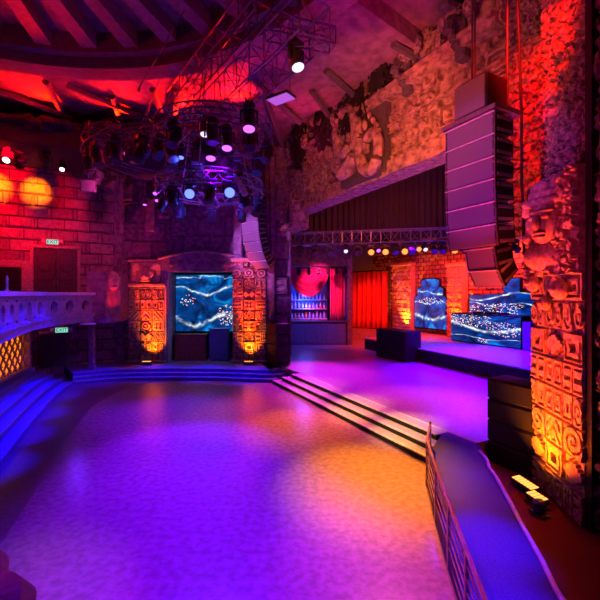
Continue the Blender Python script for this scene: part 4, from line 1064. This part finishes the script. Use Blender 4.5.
# lamp on the box truss end
p=at(296,72,9.6); moving_head(p+Vector((0,0,.75)),(p.x+2.2,p.y-2.2,0),'pale_l','black spotlight with a bright lens hanging under the end of the box truss',.95)
p=at(281,98,10.6); rt=thing('light_panel','flat violet-lit rectangular panel hanging below the box truss','panel',p,R(-35))
m=MB(); m.bbox((-.36,-.22,-.03),(.36,.22,.05),.015); m.build('housing',M_['darkmetal'],rt)
m=MB(); m.cbox((0,0,-.035),(.68,.40,.012)); M_['panel_l']=emis('panel_violet',(.55,.12,.75),.8); m.build('diffuser',M_['panel_l'],rt)
m=MB(); m.tube([(-.3,0,.05),(-.3,0,1.2)],.012,5); m.tube([(.3,0,.05),(.3,0,1.2)],.012,5); m.build('hanger',M_['steel'],rt)
# white panel left at (88,185)
p=at(88,186,15.2); rt=thing('light_panel','pink-lit square panel fixture at the left edge of the rig','panel',p,R(20))
m=MB(); m.bbox((-.25,-.04,-.22),(.25,.04,.22),.015); m.build('face',M_['grille'],rt)
m=MB(); m.tube([(-.25,.06,-.2),(-.3,.06,.3),(.3,.06,.3),(.25,.06,-.2)],.02,6); m.tube([(0,.06,.3),(0,.06,2.6)],.02,6); m.build('yoke',M_['darkmetal'],rt)
# tilted pale cylinders beside the blue lights
for px,py,lab in ((212,204,'tilted pale moving head body between the two blue lights'),(240,192,'tilted pale moving head body right of the blue lights')):
    p=at(px,py,13.2); rt=thing('moving_head',lab,'stage light',p+Vector((0,0,.25)))
    A=Matrix.Rotation(R(-28),4,'Y')
    m=MB(); m.bbox((-.12,-.12,.25),(.12,.12,.42),.02); m.build('base',M_['darkmetal'],rt)
    m=MB(); m.lathe([(.07,-.42),(.11,-.38),(.12,-.1),(.09,.0),(.12,.12),(.1,.25)],A,14); m.build('head',M_['white'],rt)

# soffit lamps at the far left
for px,py,lens,lab,Y in ((8,161,'white_l','white-glowing ceiling lamp at the far left edge under the dark soffit',17.6),(63,170,'white_l','small white-glowing lamp under the soffit right of the orange wall washes',19.2)):
    p=at(px,py,Y); sz=.9 if px==8 else .7
    moving_head(p+Vector((0,0,.62*sz)),(p.x+2.0,p.y-9,1),lens,lab,sz)
for px,lab in ((20,'dark spotlight under the soffit aimed at the left orange wall wash'),(46,'dark spotlight under the soffit aimed at the right orange wall wash')):
    p=at(px,158,18.6); 
    moving_head(Vector((p.x,18.6,11.3)),(onwall(px-10).x,onwall(px-10).y,9.2),'off_l',lab,1.1)

# stage truss with amber lamps
tS=Vector((-1.9,26.9,7.75)); tE=Vector((11.2,23.9,7.75))
root=thing('stage_truss','long box truss across the stage carrying amber lamps','truss',tS)
m=MB(); box_truss(m,Vector(),tE-tS,.7,.8,22,r=.045); m.build('lattice',M_['truss'],root)
for k in (.05,.5,.95):
    p=(tE-tS)*k; m=MB(); m.tube([p+Vector((0,-.3,.8)),p+Vector((0,-.3,6))],.02,6); m.build('hoist_chain',M_['darkmetal'],root)
def onst(px):
    k=(px-300)/F; d=tE-tS; t=(k*tS.y-tS.x)/(d.x-k*d.y); return tS+d*t
amb=[(370,'first'),(384,'second'),(403,'third'),(417,'fourth'),(452,'fifth')]
for px,n_ in amb:
    p=onst(px); moving_head(p+Vector((0,-.35,0)),(p.x*.45,4,1),'warm_l','amber-glowing lamp on the stage truss, %s amber lamp from the left'%n_,1.15 if px!=417 else .9)
for px,n_ in ((345,'left of all the amber lamps'),(377,'between the first two amber lamps'),(423,'right of the fourth amber lamp')):
    p=onst(px); moving_head(p+Vector((0,-.35,0)),(p.x,16,0),'pale_l' if px!=377 else 'violet_l','small violet-white lamp on the stage truss %s'%n_,.8)
G='unlit lamps on the stage truss'
for px in (300,315,330,357,393,410,432,440,461,497,505,512):
    p=onst(px); moving_head(p+Vector((0,-.35,0)),(p.x+rm.uniform(-3,3),14,0),'off_l','unlit dark lamp hanging from the stage truss',1.1,G)
# second lower pipe over the bar at far left of the stage
m=MB(); A=at(283,268,27.5); B=at(350,268,31); m.tube([A,B],.05,8); 
for k in (0,.33,.66,1): q=A.lerp(B,k); m.tube([q,q+Vector((0,0,5))],.02,6)
tag(m.build('lighting_pipe',M_['darkmetal']),'thin dark pipe hung above the far bar','pipe')
G='small lamps on the pipe above the far bar'
for i in range(7):
    q=A.lerp(B,(i+.5)/7); moving_head(q,(q.x,q.y-6,0),'off_l','small unlit lamp on the pipe above the far bar',.7,G)

# ------------------------------------------------------------------ far bar behind the stage
YB=30.5
xa_=at(284,0,YB).x; xb_=at(346,0,YB).x; zc=zat(321,YB); ztp=zat(266,YB)
M_['barfront']=mat('bar_front_panel',(.14,.16,.30),.5)
r=thing('bar_counter','long dark blue bar counter at the far side of the stage','bar',(xa_,YB,STH))
m=MB(); m.bbox((0,0,0),(xb_-xa_,.6,zc-STH-.08),.03)
for i in range(6): m.bbox(((xb_-xa_)*i/6+.08,-.04,.15),((xb_-xa_)*(i+1)/6-.08,.02,zc-STH-.25),.02)
m.build('front',M_['barfront'],r)
m=MB(); m.bbox((-.1,-.15,zc-STH-.08),(xb_-xa_+.1,.8,zc-STH),.02); m.build('counter_top',M_['steel'],r)
mb=MB(); mb.box((xa_-.3,YB+2.4,0),(xb_+.5,YB+2.6,ztp+3)); mb.box((xa_-.6,YB-.3,0),(xa_-.3,YB+2.6,ztp+3)); mb.box((xb_+.12,YB,0),(xb_+.5,YB+2.4,ztp+.6)); mb.box((xa_-.3,YB+.1,ztp),(xb_+.5,YB+2.4,ztp+3))
struct('wall_bar',mb,M_['farwall'])
# shelves with bottles
r=thing('bottle_shelves','three-tier back bar shelf unit glowing blue','shelf',(xa_+.1,YB+1.7,0))
sw=at(327,0,YB+1.7).x-xa_-.1; zs=[zat(y,YB+1.7) for y in (318.5,308.5,299.5)]
m=MB(); m.box((-.05,.35,STH),(sw+.05,.42,zs[2]+1.6)); m.build('back_panel',M_['barfront'],r)
for z in zs:
    m=MB(); m.box((0,-.25,z-.06),(sw,.35,z)); m.build('shelf_board',M_['white'],r)
for x in (-.04,sw+.0):
    m=MB(); m.box((x,-.25,STH),(x+.05,.35,zs[2]+.7)); m.build('side_panel',M_['darkmetal'],r)
for k,(z,nm) in enumerate(zip(zs,('lowest','middle','top'))):
    proto=None
    for i in range(11):
        rg=random.Random(i*7+k); x=xa_+.1+sw*(i+.6)/11.4; h=rg.uniform(.42,.60)
        m=MB(); m.lathe([(.09,0),(.095,.05),(.09,h*.6),(.035,h*.75),(.033,h),(.001,h)],None,10)
        b=m.build('bottle',M_['bottle'] if rg.random()<.6 else M_['bottle_warm'],smooth=True); b.location=(x,YB+1.6,z)
        tag(b,'small backlit bottle on the %s shelf of the far bar'%nm,'bottle',"bottles on the %s shelf of the far bar"%nm)
# swag drape and side drape
a=at(288,0,YB+1.0).x; b=at(329,0,YB+1.0).x; m=MB(); NN=36; MM=16; vs=[]
zt_=zat(268,YB+1)
for side in (0,1):
    for j in range(MM+1):
        for i in range(NN+1):
            u=i/NN; v=j/MM; drop=(.45+1.9*(1-(2*u-1)**2)**.75)*v
            vs.append((a+(b-a)*u, YB+1.0-.10*math.sin(v*PI*9)-.2*math.sin(PI*u)*v+side*.03, zt_-drop))
w=NN+1; off=(MM+1)*w; fs=[]
for j in range(MM):
    for i in range(NN):
        q=(j*w+i,(j+1)*w+i,(j+1)*w+i+1,j*w+i+1); fs.append(q); fs.append(tuple(off+k for k in reversed(q)))
m.add(vs,fs); tag(m.build('swag_drape',M_['pinkdrape'],smooth=True),'scalloped pink swag drape above the far bar bottles','drape')
a=at(330,0,YB+.9); b=at(345,0,YB+.9); m=MB(); drape(m,a,b,zc+.02,zat(268,YB+.9),4,.08); tag(m.build('side_drape',M_['pinkdrape'],smooth=True),'straight pink drape at the right end of the far bar','drape')

# loose cables hanging from the ceiling at the upper left
for (p0,p1,Y,lab) in (((195,-8),(139,88),12.0,'long thin cable slanting down from the ceiling at the upper left'),((213,-5),(196,125),12.5,'thin cable hanging from the ceiling left of the box truss, left of its pair'),((211,-5),(222,110),12.5,'thin cable hanging from the ceiling left of the box truss, right of its pair')):
    A=at(p0[0],p0[1],Y); B=at(p1[0],p1[1],Y); A=B+(A-B)*((CZ+.6-B.z)/(A.z-B.z)); m=MB(); m.tube([A,B],.018,6); 
    m.lathe([(.03,0),(.05,-.05),(.02,-.15)],Matrix.Translation(B),8); tag(m.build('ceiling_cable',M_['truss']),lab,'cable')

# ------------------------------------------------------------------ lights
def spot(name,loc,tgt,col,power,ang,blend=.6,rad=.15):
    l=bpy.data.lights.new(name,'SPOT'); l.color=col; l.energy=power; l.spot_size=R(ang); l.spot_blend=blend; l.shadow_soft_size=rad
    o=bpy.data.objects.new(name,l); COL.objects.link(o); o.location=loc
    o.rotation_euler=(Vector(tgt)-Vector(loc)).to_track_quat('-Z','Y').to_euler(); return o
def point(name,loc,col,power,rad=.2):
    l=bpy.data.lights.new(name,'POINT'); l.color=col; l.energy=power; l.shadow_soft_size=rad
    o=bpy.data.objects.new(name,l); COL.objects.link(o); o.location=loc; return o
VI=(.22,0,1); BL=(.01,.02,1); RD=(1,.01,.02); MG=(1,.02,.45); OR=(1,.17,.0); PK=(.85,.04,.7); SA=(1,.22,.10)
# violet washes on the dance floor from the rings
VI=(.135,0,1); BL=(.01,.0,1)
spot('rig_spot',RC1+Vector((0,0,-.8)),(-3.2,11,0),VI,8500,46,.9,.4)
spot('rig_spot',RC3+Vector((.5,-1,-.8)),(-2.4,7.6,0),VI,11000,48,.9,.4)
spot('rig_spot',RC2+Vector((0,-2,-.8)),(-4.6,14.5,0),VI,5000,44,.9,.4)
spot('rig_spot',(-1.5,9,10),(-.8,4.8,0),VI,6000,50,.9,.4)
# magenta / orange pools
spot('rig_spot',(3.0,13.5,9.0),(1.9,9.5,0),(1,.36,.01),13000,30,1,.25)
spot('rig_spot',(3.0,13.5,9.0),(2.0,7.6,0),(1,.14,.05),5000,28,1,.25)
spot('rig_spot',(-3,9,9.8),S(9.3,8.4,.3),(1,.55,.16),11000,13,.95,.15)
spot('rig_spot',(-3,9,9.8),S(11.8,8.4,.3),(1,.45,.14),9000,14,.95,.15)
spot('rig_spot',(-3,10,9.8),S(15,8.3,.3),(1,.26,.18),6500,17,.95,.15)
spot('rig_spot',(1.0,18,8.8),(.3,13.4,0),(1,.20,.01),7500,30,1,.25)
spot('rig_spot',(0,19,8.8),(-1.6,15.0,0),(1,.08,.02),2200,36,1,.25)
spot('rig_spot',(-6,16,9.5),(-3.6,5.6,0),(1,.02,.3),900,12,1,.1)
spot('rig_spot',(-7,12,9.8),(-4.2,6.0,0),(.8,.55,.6),700,17,1,.15)
spot('rig_spot',(-1,12,9.8),(1.7,6.3,0),(1,.02,.15),1900,26,1,.2)
# stage floor
spot('stage_spot',S(15,12.4,9.6),S(15,12,.5),(.40,.0,1),5200,62,.9,.3)
spot('stage_spot',S(11,12.6,9.6),S(10.6,10.6,.5),(1,.06,.70),4600,42,.95,.3)
spot('stage_spot',(0,25,8.2),(0.6,20,.5),(.75,.02,.8),7000,48,.9,.3)
spot('stage_spot',S(8,12.6,9.6),S(7.9,10.6,.5),(.12,.0,1),6000,30,.9,.3)
spot('stage_spot',(10,23.5,7.6),(10.3,20.5,1.3),(.06,.0,1),40000,85,.8,.3)
spot('stage_spot',(7.0,24.5,7.6),(8.2,24.0,1.3),(.07,.0,1),22000,85,.8,.3)
# blue wash on the rings and the ramp
for t_ in ((-8.3,10.0,.4),(-9.1,12.2,.5),(-10.0,14.4,.5),(-11.0,17.0,.5)): spot('blue_spot',(-6.6,13,11),t_,BL,19000,16,.8,.15)
for t_ in ((-10.4,20.0,.3),(-7.8,20.9,.3),(-5.2,20.9,.3),(-2.8,20.6,.3)): spot('blue_spot',(-5,18.5,11),t_,BL,11000,17,.9,.15)
for t_ in ((2.75,5.0,.25),(3.2,6.6,.3),(3.7,8.2,.35),(4.1,9.4,.4)): spot('blue_spot',(3.3,6.4,9.9),t_,(.02,0,1) if t_[1]<8 else (.10,0,1),15000 if t_[1]<7 else 4500,13,1,.15)
point('balcony_blue',(-8.3,14.5,2.2),(.12,.02,1),50,.2)
for px in (190,230):
    p=at(px,200,14.4); point('blue_halo',p+Vector((0,.4,0)),(.03,.06,1),110,.1)
# left wall
for px in (-3,36):
    q=onwall(px,0); spot('wall_wash',q+nW*2.6+Vector((0,0,11.2)),q+Vector((0,0,10.1)),(1,.17,.0),6500,34,1,.05)
q=onwall(15,0); spot('wall_wash',q+nW*5+Vector((0,0,11.0)),q+Vector((0,0,9.2)),(1,.0,.01),4800,75,.95,.2)
spot('wall_wash',(-6,14,9.5),(-13,22,6.5),(.8,.04,.30),2400,60,.9,.3)
# red light from lamps standing on the soffit
for a in (72,84,96,108,120,132,144):
    d=Vector((math.cos(R(a)),math.sin(R(a)))); p=CC+d*13.9; q=CC+d*11.4
    spot('cove_lamp',(p.x,p.y,12.6),(q.x,q.y,13.6),(1,.006,.0),1700 if a<125 else 700,150,.9,.1)
spot('ceiling_up',(-9.5,13,11.2),(-7,9,13.8),(1,.005,.01),380,150,.9,.2)
spot('ceiling_up',(-10.5,9,11.2),(-9,8,13.8),(.7,.01,.14),90,150,.9,.2)
spot('ceiling_up',(3.2,11.0,10.6),(1.0,14,13.8),(.8,.0,.20),210,150,.9,.2)
spot('ceiling_up',(5.0,7.4,10.8),(3.5,9.5,13.8),(.7,.0,.26),200,150,.9,.2)
spot('ceiling_up',(0.5,18.0,10.8),(-.5,19,13.8),(.9,.01,.12),260,150,.9,.2)
# arch header, salmon wash
spot('arch_wash',(1.2,9.5,7.6),S(13.0,10.5,11.2),(1,.17,.07),2900,72,.8,.2)
spot('arch_wash',(-3,5,7.5),S(8.5,10.5,10.6),(1,.17,.08),2300,50,.8,.2)
# line arrays
spot('array_wash',(-2.5,5.0,7.0),S(6.3,7.6,7.4),(.46,.05,.70),2000,26,.4,.2)
spot('array_wash',(-6,17.0,9.0),S(20.9,7.6,7.3),(.6,.15,.9),4200,34,.5,.2)
# jamb and near pillar upper
spot('jamb_red',(4.2,7.0,11.6),(6.2,11.2,9.0),(1,.006,.003),4200,56,.8,.2)
spot('pillar_red',(0,6.5,3.0),(5.6,8.2,8.5),(.9,.03,.14),700,70,.8,.2)
# orange uplights
def up(loc,tgt,pw,ang=70,col=OR,rad=.06): spot('uplight_beam',loc,tgt,col,pw,ang,.9,rad)
up((4.6,8.9,.35),(5.65,8.7,2.0),1000,100,(1,.20,.0)); up((4.5,8.2,.35),(5.55,8.2,3.0),900,95,(1,.07,.0)); up((4.2,8.5,.4),(5.6,8.5,4.6),3600,62,(1,.02,.005))
for px in (148,249):
    x=at(px,0,YF-1.6).x; up((x,YF-1.3,PLZ+.36),(x,YF-.4,PLZ+1.7),900,80,(1,.17,.0)); up((x,YF-1.5,PLZ+.5),(x-.1,YF-.4,PLZ+3.9),6500,40,(1,.05,.0))
p=at(114,300,20.4); up((p.x+.1,20.0,3.3),(p.x,21.3,5.3),300,60,(1,.015,.03))
# back wall uplights
for px,pw in ((379,1600),(402,4500),(455,4500),(428,700),(482,1500),(500,1500),(525,1500)):
    b_=22.6 if px not in(379,) else 23.4
    a_,y_=a_of(px,b_); q=S(a_,b_,RZ+.3); up(q,S(a_,PBK-.4,RZ+3.0),pw,80,(1,.15,.005))
for px in (395,430,465,500,530):
    p=onst(px); spot('back_wash',p+Vector((0,.3,0)),(p.x+1,30,3.5),(1,.03,.015),2600,95,.9,.2)
spot('curtain_red',(5.2,31,7.5),(6.0,36,3.5),(1,.03,.01),2600,45,.8,.2)
spot('drape_dim',(4.6,18.6,9.7),(4.2,27,10.6),(1,.10,.10),2000,110,.9,.3)
# bar
point('bar_blue',((xa_+xb_)/2-.9,YB+.8,4.2),(.03,.06,1),260,.15)
spot('bar_pink',((xa_+xb_)/2,YB-2.5,7.0),((xa_+xb_)/2+.5,YB+1,5.0),(1,.02,.22),2400,60,.8,.2)
point('shelf_glow',((xa_+.1+sw/2),YB+1.3,zs[1]+.25),(.08,.15,1),60,.1)
spot('bar_front',(0,27,6.5),((xa_+xb_)/2,YB,1.4),(.08,.06,1),1100,50,.8,.2)
# purple fill on the far wall and balcony front
spot('far_wall_wash',(-3,13,8.5),(-5,23.5,9.5),(.32,.0,.70),1500,75,.9,.4)
spot('parapet_wash',(-4,11,8.8),(-9.3,14,3.9),(.20,.03,1),2200,55,.8,.3)
spot('alcove_lamp',(at(205,0,YF).x,YF+.3,5.4),(at(205,0,YF).x,YF-1,0),(.3,.5,.9),160,100,.8,.2)
